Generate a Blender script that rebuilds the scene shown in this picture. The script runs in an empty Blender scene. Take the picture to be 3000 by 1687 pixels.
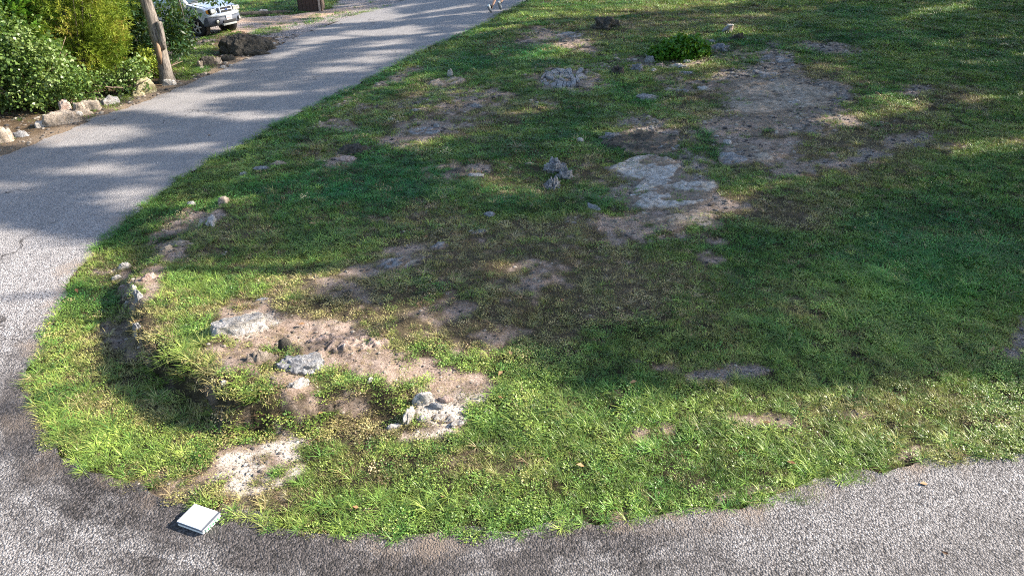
import bpy, bmesh, math, random
import numpy as np
from mathutils import Vector, Matrix, noise as mnoise

random.seed(7)
RNG = np.random.default_rng(11)
SC = bpy.context.scene
COL = SC.collection

# ------------------------------------------------------------------ camera
CAM_H = 4.6
PITCH = math.radians(30.0)
FPX = 2000.0            # focal length for a 3000 px wide frame
CP, SP = math.cos(PITCH), math.sin(PITCH)
cam_d = bpy.data.cameras.new("camera")
cam = bpy.data.objects.new("camera", cam_d)
COL.objects.link(cam)
cam_d.sensor_width = 36.0
cam_d.lens = 24.0
cam_d.clip_end = 3000.0
cam_d.clip_start = 0.05
cam.location = (0, 0, CAM_H)
cam.rotation_euler = (math.pi / 2 - PITCH, 0, 0)
SC.camera = cam

# ------------------------------------------------------------------ light
SUN_EL = math.radians(29.0)
SUN_AZ = math.radians(80.0)      # measured from +Y (camera forward) towards +X
SUN = np.array([math.cos(SUN_EL) * math.sin(SUN_AZ), math.cos(SUN_EL) * math.cos(SUN_AZ), math.sin(SUN_EL)])
world = bpy.data.worlds.new("World")
SC.world = world
world.use_nodes = True
wn = world.node_tree
bg = wn.nodes["Background"]
sky = wn.nodes.new("ShaderNodeTexSky")
sky.sky_type = 'NISHITA'
sky.sun_disc = False
sky.sun_elevation = SUN_EL
sky.sun_rotation = SUN_AZ
wn.links.new(sky.outputs[0], bg.inputs[0])
bg.inputs[1].default_value = 0.106
sun_d = bpy.data.lights.new("sun", 'SUN')
sun_d.energy = 5.0
sun_d.angle = math.radians(0.5)
sun_d.color = (1.0, 0.91, 0.78)
sun_o = bpy.data.objects.new("sun", sun_d)
COL.objects.link(sun_o)
sun_o.location = (30, 8, 30)
sun_o.rotation_euler = Vector(SUN).to_track_quat('Z', 'Y').to_euler()
SC.view_settings.view_transform = 'Standard'
SC.view_settings.look = 'None'
SC.view_settings.gamma = 1.0
SC.view_settings.use_curve_mapping = False
SC.view_settings.exposure = 1.72
SC.cycles.filter_width = 1.05 if hasattr(SC.cycles, 'filter_width') else 1.5
SC.cycles.use_denoising = False
SC.cycles.max_bounces = 6
SC.cycles.transparent_max_bounces = 8

# ------------------------------------------------------------------ numpy noise
_perm = RNG.random((256, 256))
def vnoise(x, y):
    x = np.asarray(x, float); y = np.asarray(y, float)
    xi = np.floor(x).astype(int); yi = np.floor(y).astype(int)
    fx = x - xi; fy = y - yi
    fx = fx * fx * (3 - 2 * fx); fy = fy * fy * (3 - 2 * fy)
    a = _perm[xi & 255, yi & 255]; b = _perm[(xi + 1) & 255, yi & 255]
    c = _perm[xi & 255, (yi + 1) & 255]; d = _perm[(xi + 1) & 255, (yi + 1) & 255]
    return (a * (1 - fx) + b * fx) * (1 - fy) + (c * (1 - fx) + d * fx) * fy
def fbm(x, y, o=4):
    s = 0; a = 1; t = 0
    for i in range(o):
        s = s + a * vnoise(x * 2 ** i + 17.3 * i, y * 2 ** i + 5.1 * i); t += a; a *= .5
    return s / t
def sstep(a, b, x):
    t = np.clip((x - a) / (b - a), 0, 1)
    return t * t * (3 - 2 * t)

# ------------------------------------------------------------------ pixel <-> world (photo is 3000 x 1687)
def ray(u, v):
    xp = (u - 1500.0) / FPX; yp = (v - 843.5) / FPX
    return np.array([xp, CP - yp * SP, -(SP + yp * CP)])
def project(x, y, z):
    dz = z - CAM_H
    depth = y * CP - dz * SP
    depth = np.where(depth < 0.3, 0.3, depth)
    yc = -(y * SP + dz * CP)
    return 1500 + FPX * x / depth, 843.5 + FPX * yc / depth, depth
def flat(u, v, z=0.0):
    r = ray(u, v); t = (CAM_H - z) / -r[2]
    return np.array([r[0] * t, r[1] * t])

LIP_PX = [(905, 425), (820, 462), (735, 510), (655, 585), (610, 655), (560, 705), (478, 735), (440, 790), (405, 850),
          (398, 930), (412, 1010), (440, 1080), (520, 1135), (610, 1190), (720, 1235), (900, 1225), (1060, 1190), (1200, 1170), (1350, 1215)]
LIP_H = [0, .04, .07, .10, .12, .15, .18, .22, .26, .30, .36, .40, .42, .40, .34, .26, .18, .10, 0]
LIP = np.array([flat(u, v) for u, v in LIP_PX])
LIP_H = np.array(LIP_H) * .90
_t = np.linspace(0, len(LIP) - 1, 60)
LIPR = np.stack([np.interp(_t, np.arange(len(LIP)), LIP[:, 0]), np.interp(_t, np.arange(len(LIP)), LIP[:, 1])], 1); LIPRH = np.interp(_t, np.arange(len(LIP)), LIP_H)
MOUND = flat(900, 1060)
def lip_dist(x, y):
    """signed distance to the bank's lip (positive on the lawn side) and the bank height there"""
    best = np.full(np.shape(x), 1e9); sg = np.zeros(np.shape(x)); hh = np.zeros(np.shape(x))
    for i in range(len(LIP) - 1):
        a, b = LIP[i], LIP[i + 1]; d = b - a; L2 = d @ d
        t = np.clip(((x - a[0]) * d[0] + (y - a[1]) * d[1]) / L2, 0, 1)
        dx = x - (a[0] + t * d[0]); dy = y - (a[1] + t * d[1])
        r = np.hypot(dx, dy)
        s = np.sign(d[0] * dy - d[1] * dx)
        m = r < best
        best = np.where(m, r, best); sg = np.where(m, s, sg)
        hh = np.where(m, LIP_H[i] * (1 - t) + LIP_H[i + 1] * t, hh)
    num = 0.0; den = 0.0
    for q, hq in zip(LIPR, LIPRH):
        w = 1.0 / ((x - q[0]) ** 2 + (y - q[1]) ** 2 + .02) ** 2
        num = num + w * hq; den = den + w
    return best * sg, num / den * sstep(.0, .03, hh)
def height(x, y, fine=True):
    x = np.asarray(x, float); y = np.asarray(y, float)
    t = sstep(-9, 3, x)
    yy = np.clip(y - 10, 0, 32)
    z = t * 0.042 * (np.sqrt(yy * yy + 4) - 2)
    z = z + 0.030 * np.clip(x - 3, 0, 18) * sstep(4, 12, y)
    sd, hh = lip_dist(x, y)
    rag = (fbm(x * 2.0, y * 2.0, 4) - .5) * .9
    up = sstep(-.20, .13, sd + rag * .42) * np.exp(-np.clip(sd, 0, None) / 3.2)
    dn = -0.32 * hh * np.exp(-np.clip(-sd, 0, None) / .42) * (sd <= 0)
    z = z + hh * up + dn
    if fine:
        off = np.minimum(road_off(x, y), gravel_off(x, y))
        z = z + (fbm(x * .6, y * .6, 3) - .5) * .16 * sstep(0.1, 1.5, off) + (fbm(x * 3.1 + 9, y * 3.1, 3) - .5) * .06 * sstep(0.0, .5, off)
        mo = sstep(1.25, .5, np.hypot((x - MOUND[0]) / 1.5, (y - MOUND[1]) / 1.15))
        z = z + mo * ((fbm(x * 5 + 3, y * 5, 4) - .5) * .16 + .04)
    return z

# road outline: inner edge (lawn side) and outer edge, top of the picture first
INNER_PX = [(1537, 6), (1470, 42), (1397, 82), (1320, 115), (1234, 151), (1140, 200), (1048, 250), (940, 300), (815, 361), (699, 431), (600, 480),
            (524, 530), (450, 580), (396, 622), (330, 680), (268, 745), (232, 790), (208, 838), (180, 890), (155, 943), (137, 985), (124, 1030), (104, 1080), (97, 1125), (102, 1175),
            (120, 1223), (155, 1280), (198, 1328), (270, 1368), (349, 1405), (430, 1425), (501, 1446), (600, 1468), (699, 1491), (790, 1520), (885, 1545), (1013, 1563),
            (1165, 1574), (1280, 1568), (1398, 1557), (1520, 1545), (1630, 1539), (1782, 1537), (1880, 1518), (1980, 1504), (2060, 1492), (2131, 1491), (2230, 1470), (2329, 1446),
            (2422, 1400), (2490, 1380), (2562, 1368), (2650, 1358), (2737, 1351), (2888, 1335), (3000, 1328)]
OUTER_PX = [(1180, 4), (1090, 28), (1000, 60), (913, 91), (816, 132), (777, 150), (699, 183), (622, 218), (524, 257), (447, 288), (350, 324), (272, 347), (233, 369), (117, 413), (0, 463)]
def base_unproj(u, v):
    r = ray(u, v); t = CAM_H / -r[2]
    for _ in range(14):
        p = r * t; z = float(height(p[0], p[1], False)); t = (CAM_H - z) / -r[2]
    return np.array([r[0] * t, r[1] * t])
def road_off(x, y): return np.ones(np.shape(x))
def gravel_off(x, y): return np.ones(np.shape(x))
INNER = np.array([[9.0, 62.0], [4.5, 46.0]] + [base_unproj(*p) for p in INNER_PX] + [[8.0, 5.9], [14.0, 8.0], [26.0, 11.0], [60, 14]])
OUTER = np.array([[2.0, 62.0], [-2.0, 46.0]] + [base_unproj(*p) for p in OUTER_PX] + [[-11.0, 9.5], [-11.6, 4.0], [-10.5, -1.0], [-6, -4.5], [3, -5], [14, -1.0], [26, 3.0], [60, 5]])
def seg_dist(P, x, y):
    best = np.full(np.shape(x), 1e9); al = np.zeros(np.shape(x)); acc = 0.0
    for i in range(len(P) - 1):
        a, b = P[i], P[i + 1]; d = b - a; L = math.hypot(*d)
        t = np.clip(((x - a[0]) * d[0] + (y - a[1]) * d[1]) / (L * L), 0, 1)
        r = np.hypot(x - (a[0] + t * d[0]), y - (a[1] + t * d[1]))
        m = r < best
        best = np.where(m, r, best); al = np.where(m, acc + t * L, al); acc += L
    return best, al
def in_poly(P, x, y):
    x = np.asarray(x, float); y = np.asarray(y, float)
    c = np.zeros(x.shape, bool); n = len(P)
    for i in range(n):
        x1, y1 = P[i]; x2, y2 = P[(i + 1) % n]
        if y1 == y2: continue
        m = ((y1 > y) != (y2 > y)) & (x < (x2 - x1) * (y - y1) / (y2 - y1) + x1)
        c ^= m
    return c
ROAD = np.concatenate([INNER, OUTER[::-1]])
GRAVEL_PX = [(1185, 3), (1000, 60), (913, 91), (816, 132), (800, 112), (700, 92), (640, 112), (560, 150), (500, 165), (420, 190), (330, 170), (240, 90), (240, 20), (330, -20), (520, -15), (640, 28),
             (720, 52), (860, 44), (965, 26), (1010, -10), (1100, -20)]
def road_off(x, y):
    """distance outside the tarmac (0 on it)"""
    x = np.asarray(x, float); y = np.asarray(y, float)
    d1, _ = seg_dist(INNER, x, y); d2, _ = seg_dist(OUTER, x, y)
    ins = in_poly(ROAD, x, y)
    return np.where(ins, 0.0, np.minimum(d1, d2))
GRAVEL = np.array([base_unproj(*p) for p in GRAVEL_PX])
def gravel_off(x, y):
    d, _ = seg_dist(np.vstack([GRAVEL, GRAVEL[:1]]), x, y)
    return np.where(in_poly(GRAVEL, x, y), 0.0, d)
def H(x, y):
    return float(height(np.array([x]), np.array([y]))[0])
def unproj(u, v):
    r = ray(u, v); t = CAM_H / -r[2]
    for _ in range(14):
        p = r * t; z = H(p[0], p[1]); t = t * .3 + .7 * (CAM_H - z) / -r[2]
    return Vector((r[0] * t, r[1] * t, H(r[0] * t, r[1] * t)))
def at_depth(u, v, d):
    r = ray(u, v)
    return Vector((r[0] * d, r[1] * d, CAM_H + r[2] * d))

# ------------------------------------------------------------------ ground cover map: ellipses on the ground
# (u, v, ru, rv, tilt deg, strength) written in photo pixels, turned into ground coverage through project()
SOIL = [(790, 1335, 150, 50, -25, 1.1), (700, 1390, 90, 30, -15, 1), (800, 965, 190, 60, 8, 1), (1010, 1020, 160, 62, 14, 1), (1160, 1075, 160, 55, 8, 1), (1300, 1120, 150, 60, 5, .95), (860, 1105, 130, 50, 20, .8),
        (690, 1060, 95, 60, 10, .9), (1290, 895, 80, 42, 10, .8), (1400, 1010, 110, 30, 5, .6), (1480, 990, 60, 25, 0, .5), (960, 1180, 110, 32, 5, .8),
        (1110, 790, 95, 28, -12, 1), (1180, 740, 75, 22, -12, .9), (1010, 850, 110, 34, 0, .75), (1580, 800, 90, 22, 8, .8), (1590, 835, 90, 22, 5, .8), (1900, 650, 150, 45, -4, .95),
        (2050, 600, 90, 40, 0, .9), (2020, 700, 130, 18, 0, .7), (1730, 640, 110, 20, 0, .5), (2140, 400, 90, 60, 20, 1), (2240, 440, 110, 50, 0, .95), (2290, 330, 190, 60, -10, 1), (2250, 235, 130, 50, -8, .9),
        (2420, 355, 110, 24, -6, .9), (2420, 265, 90, 36, 0, .9), (2040, 250, 140, 26, 5, .7), (2000, 180, 170, 20, -8, .7), (2120, 150, 70, 30, 15, .7),
        (1240, 385, 140, 30, -10, 1), (1370, 300, 150, 28, -14, .8), (1440, 290, 80, 22, -10, .7), (1350, 355, 90, 20, -8, .6), (1180, 225, 90, 17, -20, .9), (1360, 265, 60, 10, -5, .7),
        (1020, 290, 80, 16, -20, .6), (1060, 320, 100, 14, 0, .5), (1640, 110, 110, 24, 5, .9), (1700, 135, 70, 24, 10, .9), (1540, 125, 50, 14, 0, .8), (1660, 235, 120, 36, 5, .9), (1620, 300, 50, 18, 0, .6),
        (1340, 500, 110, 32, -5, .8), (1420, 490, 60, 20, 0, .7), (1010, 470, 60, 26, -20, .9), (980, 375, 70, 20, 0, .8), (545, 655, 95, 30, -28, .95), (470, 700, 60, 20, -35, .8),
        (500, 740, 60, 22, -35, .9), (440, 800, 55, 26, -40, .9), (350, 850, 55, 45, 0, .75), (330, 960, 90, 60, 20, .55), (395, 990, 45, 55, 0, .8), (300, 800, 50, 22, 0, .5),
        (1950, 1080, 90, 16, 0, .55), (2150, 1080, 130, 20, -4, .95), (2990, 990, 45, 75, 0, 1), (1570, 1240, 90, 24, 10, .55), (1960, 1270, 70, 18, 0, .7), (2270, 1230, 130, 24, -4, .55), (2450, 1200, 60, 16, 0, .4),
        (800, 1500, 200, 20, 8, .5), (500, 1425, 160, 22, 14, .6), (560, 1400, 160, 24, 8, .6), (1850, 1515, 140, 12, -10, .6), (2300, 1430, 190, 14, -25, .7), (2650, 1345, 220, 12, -4, .6),
        (2060, 760, 70, 22, 0, .7), (2000, 940, 60, 14, 0, .5), (2400, 880, 100, 14, 0, .3), (2700, 260, 60, 24, 0, .8), (2440, 140, 110, 18, 6, .9), (2660, 410, 90, 22, -12, .8), (2560, 450, 90, 18, -5, .8),
        (2380, 490, 130, 26, -8, .9), (2820, 430, 60, 12, 0, .5), (2550, 930, 60, 14, 0, .3), (2900, 900, 80, 20, 0, .35), (1790, 560, 60, 50, 30, .5), (1700, 540, 30, 40, 20, .5)]
CHALK = [(850, 1300, 100, 34, -10, 1.0), (770, 1345, 100, 36, -30, 1.0), (710, 1395, 80, 26, -25, .8), (830, 1370, 120, 30, -10, .65), (770, 1425, 110, 20, 0, .6), (790, 1260, 60, 16, 0, .6),
         (1290, 1215, 110, 45, 10, 1), (1240, 1260, 90, 22, 0, .8), (1350, 1180, 90, 34, 0, .7), (720, 950, 90, 34, -5, .9), (1130, 775, 60, 24, -14, .7)]
ROCKY = [(2010, 520, 140, 70, 35, .8), (1900, 560, 110, 50, 0, .9), (2060, 540, 70, 30, 0, .8), (2280, 190, 70, 50, 60, 1), (2240, 215, 60, 30, 0, .9), (2350, 250, 130, 30, 10, 1), (2310, 290, 110, 36, 10, 1), (2440, 300, 60, 34, 30, 1),
         (2180, 455, 90, 30, 12, 1), (2380, 370, 60, 24, 0, .9), (2400, 135, 60, 14, 8, 1), (2420, 470, 50, 12, -10, .9), (2150, 1080, 100, 16, -4, .8), (2990, 985, 35, 62, 0, .9),
         (1900, 375, 130, 40, 12, .7), (2150, 220, 70, 26, -10, .7), (2690, 415, 60, 14, 0, .7), (2560, 455, 50, 12, 0, .8), (2700, 265, 30, 16, 30, .7), (1240, 290, 60, 14, -20, .5), (1820, 185, 160, 24, -6, .5), (2470, 480, 80, 14, -8, .5)]
DRY = [(1500, 770, 480, 120, 0, .85), (1180, 900, 330, 110, 5, .85), (1700, 830, 420, 130, 0, .8), (1500, 930, 300, 90, 0, .8), (1640, 690, 300, 50, 0, .9), (2200, 620, 300, 60, 0, .8), (2420, 440, 300, 90, -8, .95), (2100, 300, 250, 120, 0, .6), (2400, 250, 250, 80, 10, .7),
       (1350, 360, 280, 60, -10, .8), (1200, 300, 260, 50, -15, .5), (1500, 520, 200, 60, 0, .6), (1000, 430, 140, 40, -15, .5), (1750, 500, 80, 60, 20, .6), (1250, 640, 260, 50, 0, .55), (1150, 900, 400, 120, 8, .75),
       (950, 950, 380, 100, 5, .6), (800, 1200, 500, 120, 6, .4), (400, 960, 140, 100, 0, .7), (650, 1420, 300, 50, 8, .6), (1300, 1350, 500, 60, 0, .35), (2100, 880, 400, 60, 0, .4), (2600, 420, 250, 70, -8, .7), (1700, 100, 300, 50, -5, .6),
       (2000, 60, 400, 50, -5, .6), (2750, 300, 160, 80, 0, .6), (640, 690, 180, 60, -20, .6), (300, 780, 130, 70, 0, .4), (1050, 1250, 200, 50, 0, .5), (2450, 540, 250, 30, -8, .5)]
LUSH = [(1300, 470, 260, 70, 0, .7), (1050, 560, 260, 60, 0, .9), (1900, 300, 190, 40, 20, 1), (2050, 380, 120, 50, 50, .9), (2700, 800, 380, 150, 0, .7), (2850, 560, 200, 80, 0, .7), (1400, 200, 300, 60, -20, .8), (2550, 260, 100, 24, 20, 1),
        (1000, 260, 240, 40, -25, .8), (2200, 530, 130, 20, 0, 1), (620, 600, 260, 40, -35, .5), (2080, 180, 110, 18, 0, .7), (480, 1130, 160, 90, 30, .7), (250, 1200, 160, 140, 30, .3), (2100, 1150, 500, 60, 0, .3), (2650, 100, 250, 60, 10, .5), (1700, 420, 90, 40, 0, .7)]
LONGG = [(520, 1080, 150, 110, 30, .9), (700, 1210, 200, 45, 5, .9), (620, 860, 250, 60, 0, .8), (2750, 850, 330, 130, 0, .9), (1250, 830, 120, 40, 0, .7), (1700, 1230, 350, 90, 0, .6), (1150, 1480, 250, 60, 0, .8), (200, 1250, 160, 90, 30, .6), (1000, 570, 260, 60, 0, .3), (2300, 1280, 400, 60, 0, .35), (2750, 1010, 200, 60, 0, .7)]
def blobs(B, u, v, soft=.55):
    r = np.zeros(np.shape(u))
    for (cu, cv, ru, rv, a, s) in B:
        a = math.radians(a); du = u - cu; dv = v - cv
        p = (du * math.cos(a) + dv * math.sin(a)) / ru; q = (-du * math.sin(a) + dv * math.cos(a)) / rv
        d = np.sqrt(p * p + q * q)
        r = np.maximum(r, s * (1 - sstep(soft, 1.45, d)))
    return r
def cover(x, y, z):
    u, v, d = project(x, y, z)
    front = (y > 1.0)
    k = FPX / d
    n1 = fbm(x * 1.5, y * 1.5, 4) - .5; n2 = fbm(x * 1.5 + 40, y * 1.5 + 9, 4) - .5
    uu = u + n1 * .9 * k; vv = v + n2 * .35 * k
    fine = fbm(x * 6.5, y * 6.5, 5); mid = fbm(x * 1.9 + 3, y * 1.9 + 8, 4)
    soil = blobs(SOIL, uu, vv) * front; chalk = blobs(CHALK, uu, vv) * front; rocky = blobs(ROCKY, uu, vv) * front
    dry = np.clip(blobs(DRY, uu, vv, .3) * front + (mid - .5) * .9, 0, 1)
    lush = np.clip(blobs(LUSH, uu, vv, .3) * front + (fbm(x * .8 + 70, y * .8, 3) - .5) * 1.0, 0, 1)
    longg = np.clip(blobs(LONGG, uu, vv, .4) * front + (fbm(x * .9 + 30, y * .9, 3) - .55) * 1.2, 0, 1)
    bare = np.clip(sstep(.30, .95, np.maximum(np.maximum(soil, chalk), rocky) + (fine - .5) * 1.7), 0, 1)
    bare = np.maximum(bare, .85 * sstep(.66, .80, fine) * dry)
    sd, hh = lip_dist(x, y)
    bank = np.exp(-((sd + .02) / .10) ** 2) * sstep(.05, .2, hh)
    bare = np.maximum(bare, bank * .6 * sstep(.62, .82, fine))
    return dict(u=u, v=v, d=d, soil=soil, chalk=sstep(.45, 1.05, chalk + (fine - .5) * 1.5), rocky=sstep(.35, .8, rocky + (fine - .5) * .9), dry=dry, lush=lush, longg=longg, bare=bare)
LITTER = np.array([flat(*p) for p in [(-300, 640), (0, 470), (117, 418), (233, 372), (350, 328), (447, 292), (524, 260), (622, 222), (699, 187), (777, 152), (830, 130), (800, 90), (700, 75),
                                      (640, 100), (540, 135), (450, 165), (300, 120), (200, 30), (-300, 60)]])
# ------------------------------------------------------------------ object helpers
def tag(o, label=None, cat=None, group=None, kind=None):
    if label: o["label"] = label
    if cat: o["category"] = cat
    if group: o["group"] = group
    if kind: o["kind"] = kind
    return o
def link(name, me, mat=None, parent=None, smooth=False):
    o = bpy.data.objects.new(name, me); COL.objects.link(o)
    if mat is not None:
        for m in (mat if isinstance(mat, (list, tuple)) else [mat]): me.materials.append(m)
    if parent is not None: o.parent = parent
    if smooth: me.polygons.foreach_set("use_smooth", [True] * len(me.polygons))
    return o
def mesh(name, verts, faces, mat=None, parent=None, smooth=False):
    me = bpy.data.meshes.new(name)
    me.from_pydata([tuple(v) for v in verts], [], [tuple(f) for f in faces]); me.update()
    return link(name, me, mat, parent, smooth)
def np_mesh(name, V, F, n=4, attrs=None, mat=None, parent=None, smooth=False):
    """V (k,3) array, F (m,n) int array, every face with n corners"""
    me = bpy.data.meshes.new(name)
    V = np.asarray(V, np.float32); F = np.asarray(F, np.int32)
    me.vertices.add(len(V)); me.vertices.foreach_set("co", V.ravel())
    me.loops.add(F.size); me.loops.foreach_set("vertex_index", F.ravel())
    me.polygons.add(len(F)); me.polygons.foreach_set("loop_start", np.arange(0, F.size, n, dtype=np.int32))
    me.polygons.foreach_set("loop_total", np.full(len(F), n, np.int32))
    me.update(calc_edges=True); me.validate()
    for k, a in (attrs or {}).items():
        at = me.attributes.new(k, 'FLOAT', 'POINT'); at.data.foreach_set("value", np.asarray(a, np.float32).ravel())
    return link(name, me, mat, parent, smooth)
def empty(name, loc, rz=0.0):
    o = bpy.data.objects.new(name, None); COL.objects.link(o); o.location = loc; o.rotation_euler = (0, 0, rz); o.empty_display_size = .2
    return o

# ------------------------------------------------------------------ materials
class NT:
    def __init__(s, name):
        s.m = bpy.data.materials.new(name); s.m.use_nodes = True; s.t = s.m.node_tree; s.t.nodes.clear()
        s.out = s.t.nodes.new("ShaderNodeOutputMaterial")
    def n(s, typ, **kw):
        x = s.t.nodes.new("ShaderNode" + typ)
        for k, v in kw.items(): setattr(x, k, v)
        return x
    def l(s, a, b): s.t.links.new(a, b)
    def setin(s, node, i, v):
        if hasattr(v, "is_linked") or hasattr(v, "links"): s.l(v, node.inputs[i])
        else: node.inputs[i].default_value = v
    def attr(s, name, typ='GEOMETRY'):
        a = s.n("Attribute"); a.attribute_name = name; a.attribute_type = typ; return a.outputs["Fac"]
    def coord(s, which="Object"): return s.n("TexCoord").outputs[which]
    def mapping(s, vec, scale):
        m = s.n("Mapping"); s.l(vec, m.inputs[0]); m.inputs[3].default_value = scale; return m.outputs[0]
    def noise(s, vec, scale, detail=4, rough=.6, dist=0):
        x = s.n("TexNoise"); 
        if vec is not None: s.l(vec, x.inputs["Vector"])
        x.inputs["Scale"].default_value = scale; x.inputs["Detail"].default_value = detail; x.inputs["Roughness"].default_value = rough; x.inputs["Distortion"].default_value = dist
        return x.outputs["Fac"]
    def voro(s, vec, scale, feature='F1', out="Distance"):
        x = s.n("TexVoronoi", feature=feature)
        if vec is not None: s.l(vec, x.inputs["Vector"])
        x.inputs["Scale"].default_value = scale
        return x.outputs[out]
    def ramp(s, f, stops, interp='LINEAR'):
        r = s.n("ValToRGB"); r.color_ramp.interpolation = interp
        e = r.color_ramp.elements
        while len(e) < len(stops): e.new(.5)
        for i, (p, c) in enumerate(stops):
            e[i].position = p; e[i].color = (c[0], c[1], c[2], 1) if hasattr(c, "__len__") else (c, c, c, 1)
        s.l(f, r.inputs[0]); return r.outputs[0]
    def mix(s, f, a, b, mode='MIX'):
        x = s.n("Mix", data_type='RGBA', blend_type=mode)
        s.setin(x, 0, f)
        for i, c in ((6, a), (7, b)):
            if hasattr(c, "links"): s.l(c, x.inputs[i])
            else: x.inputs[i].default_value = (c[0], c[1], c[2], 1)
        return x.outputs[2]
    def math(s, op, a, b=0.0, c=None, clamp=False):
        x = s.n("Math", operation=op); x.use_clamp = clamp
        s.setin(x, 0, a); s.setin(x, 1, b)
        if c is not None: s.setin(x, 2, c)
        return x.outputs[0]
    def bump(s, h, strength=.5, dist=.02):
        b = s.n("Bump"); b.inputs["Strength"].default_value = strength; b.inputs["Distance"].default_value = dist; s.l(h, b.inputs["Height"]); return b.outputs[0]
    def bsdf(s, color, rough=.8, metal=0, spec=.3, normal=None, coat=0, trans=0):
        p = s.n("BsdfPrincipled")
        if hasattr(color, "links"): s.l(color, p.inputs["Base Color"])
        else: p.inputs["Base Color"].default_value = (*color, 1)
        s.setin(p, "Roughness", rough); p.inputs["Metallic"].default_value = metal; p.inputs["Specular IOR Level"].default_value = spec
        p.inputs["Coat Weight"].default_value = coat; p.inputs["Transmission Weight"].default_value = trans
        if normal is not None: s.l(normal, p.inputs["Normal"])
        s.l(p.outputs[0], s.out.inputs[0]); return p
def simple(name, c, rough=.6, metal=0, spec=.4, coat=0, var=.12, scale=6, bump=0.0, trans=0):
    n = NT(name); v = n.noise(n.coord(), scale, 5)
    col = n.mix(v, tuple(x * (1 - var) for x in c), tuple(min(1, x * (1 + var)) for x in c))
    nm = n.bump(n.noise(n.coord(), scale * 6, 4), bump, .01) if bump else None
    n.bsdf(col, rough, metal, spec, nm, coat, trans); return n.m

# turf floor, soil, crushed limestone, leaf litter
g = NT("ground_soil")
P = g.coord()
fine = g.ramp(g.noise(P, 48, 6, .85), [(.30, 0), (.70, 1)]); mid = g.noise(P, 6, 5, .65); big = g.noise(P, 1.2, 4, .6)
soilc = g.mix(fine, (.06, .038, .027), (.50, .37, .29)); soilc = g.mix(g.ramp(mid, [(.35, 0), (.65, 1)]), soilc, g.mix(fine, (.10, .062, .045), (.74, .59, .51)))
turf = g.mix(fine, (.010, .009, .005), (.055, .048, .025))
thatch = g.mix(fine, (.025, .018, .012), (.19, .15, .095))
turf = g.mix(g.attr("dry"), turf, thatch)
chip = g.voro(P, 55); chipc = g.voro(P, 55, 'F1', "Color")
cg = g.n("RGBToBW"); g.l(chipc, cg.inputs[0])
rockc = g.mix(cg.outputs[0], (.16, .155, .16), (.50, .48, .45)); rockc = g.mix(g.ramp(chip, [(.0, 0), (.35, .0), (.75, 1)]), rockc, (.06, .055, .05))
rockc = g.mix(g.ramp(mid, [(.42, .0), (.6, .75)]), rockc, soilc)
chalkc = g.mix(g.ramp(fine, [(.33, 0), (.5, 1)]), (.26, .20, .15), (.78, .72, .64))
lit = g.mix(fine, (.03, .022, .014), (.16, .11, .07)); lit = g.mix(g.ramp(mid, [(.45, 0), (.7, .8)]), lit, (.22, .16, .10))
c = g.mix(g.attr("bare"), turf, soilc)
c = g.mix(g.attr("rocky"), c, rockc)
c = g.mix(g.attr("chalk"), c, chalkc)
c = g.mix(g.attr("far"), c, g.mix(g.ramp(mid, [(.3, 0), (.7, 1)]), (.035, .075, .018), (.10, .12, .035)))
c = g.mix(g.attr("litter"), c, lit)
c = g.mix(g.attr("verge"), c, g.mix(fine, (.10, .07, .05), (.40, .31, .23)))
bh = g.math('ADD', g.math('MULTIPLY', fine, .8), g.math('MULTIPLY', mid, 1.2)); 
g.bsdf(c, .95, 0, .15, g.bump(bh, .9, .03))
GROUND_M = g.m

# chip-seal tarmac
r = NT("chip_seal_tarmac"); P = r.coord()
al = r.attr("al"); ed = r.attr("ed")
cell = r.voro(P, 62, 'F1', "Color"); bw = r.n("RGBToBW"); r.l(cell, bw.inputs[0]); cd = r.voro(P, 62)
gr = r.noise(P, 75, 3, .7)
stone = r.mix(r.ramp(bw.outputs[0], [(.15, 0), (.85, 1)]), (.155, .144, .142), (.54, .51, .50))
stone = r.mix(r.ramp(cd, [(.45, 0), (.85, 1)]), stone, (.045, .04, .042))
comb = r.n("CombineXYZ"); r.l(r.math('MULTIPLY', ed, 1.7), comb.inputs[0]); r.l(r.math('MULTIPLY', al, .13), comb.inputs[1])
wear = r.noise(comb.outputs[0], 1.0, 5, .62, .5)
patch = r.noise(P, 2.2, 5, .7)
wf = r.math('ADD', r.math('MULTIPLY', wear, .58), r.math('MULTIPLY', patch, .42))
dark = r.ramp(wf, [(.43, 0), (.56, 1)])
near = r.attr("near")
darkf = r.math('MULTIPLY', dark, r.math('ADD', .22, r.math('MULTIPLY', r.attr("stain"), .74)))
tar = r.mix(r.ramp(bw.outputs[0], [(.3, 0), (.95, 1)]), (.012, .010, .010), (.15, .13, .125))
c = r.mix(darkf, stone, tar)
c = r.mix(r.math('MULTIPLY', r.attr("edge"), r.ramp(r.noise(P, 2.6, 4, .7), [(.46, .12), (.60, .95)])), c, r.mix(gr, (.12, .085, .06), (.42, .33, .26)))
c = r.mix(r.ramp(r.noise(P, .5, 3), [(.4, 0), (.7, .22)]), c, (.30, .27, .26))
c = r.mix(r.math('MULTIPLY', r.attr("worn"), .55), c, r.mix(r.noise(P, 1.4, 5, .7), (.16, .155, .16), (.31, .295, .29)))
ck = r.n("TexNoise"); r.l(P, ck.inputs["Vector"]); ck.inputs["Scale"].default_value = 1.1; ck.inputs["Detail"].default_value = 6
va = r.n("VectorMath", operation='MULTIPLY_ADD'); r.l(ck.outputs["Color"], va.inputs[0]); va.inputs[1].default_value = (1.6, 1.6, 0); r.l(P, va.inputs[2])
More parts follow.
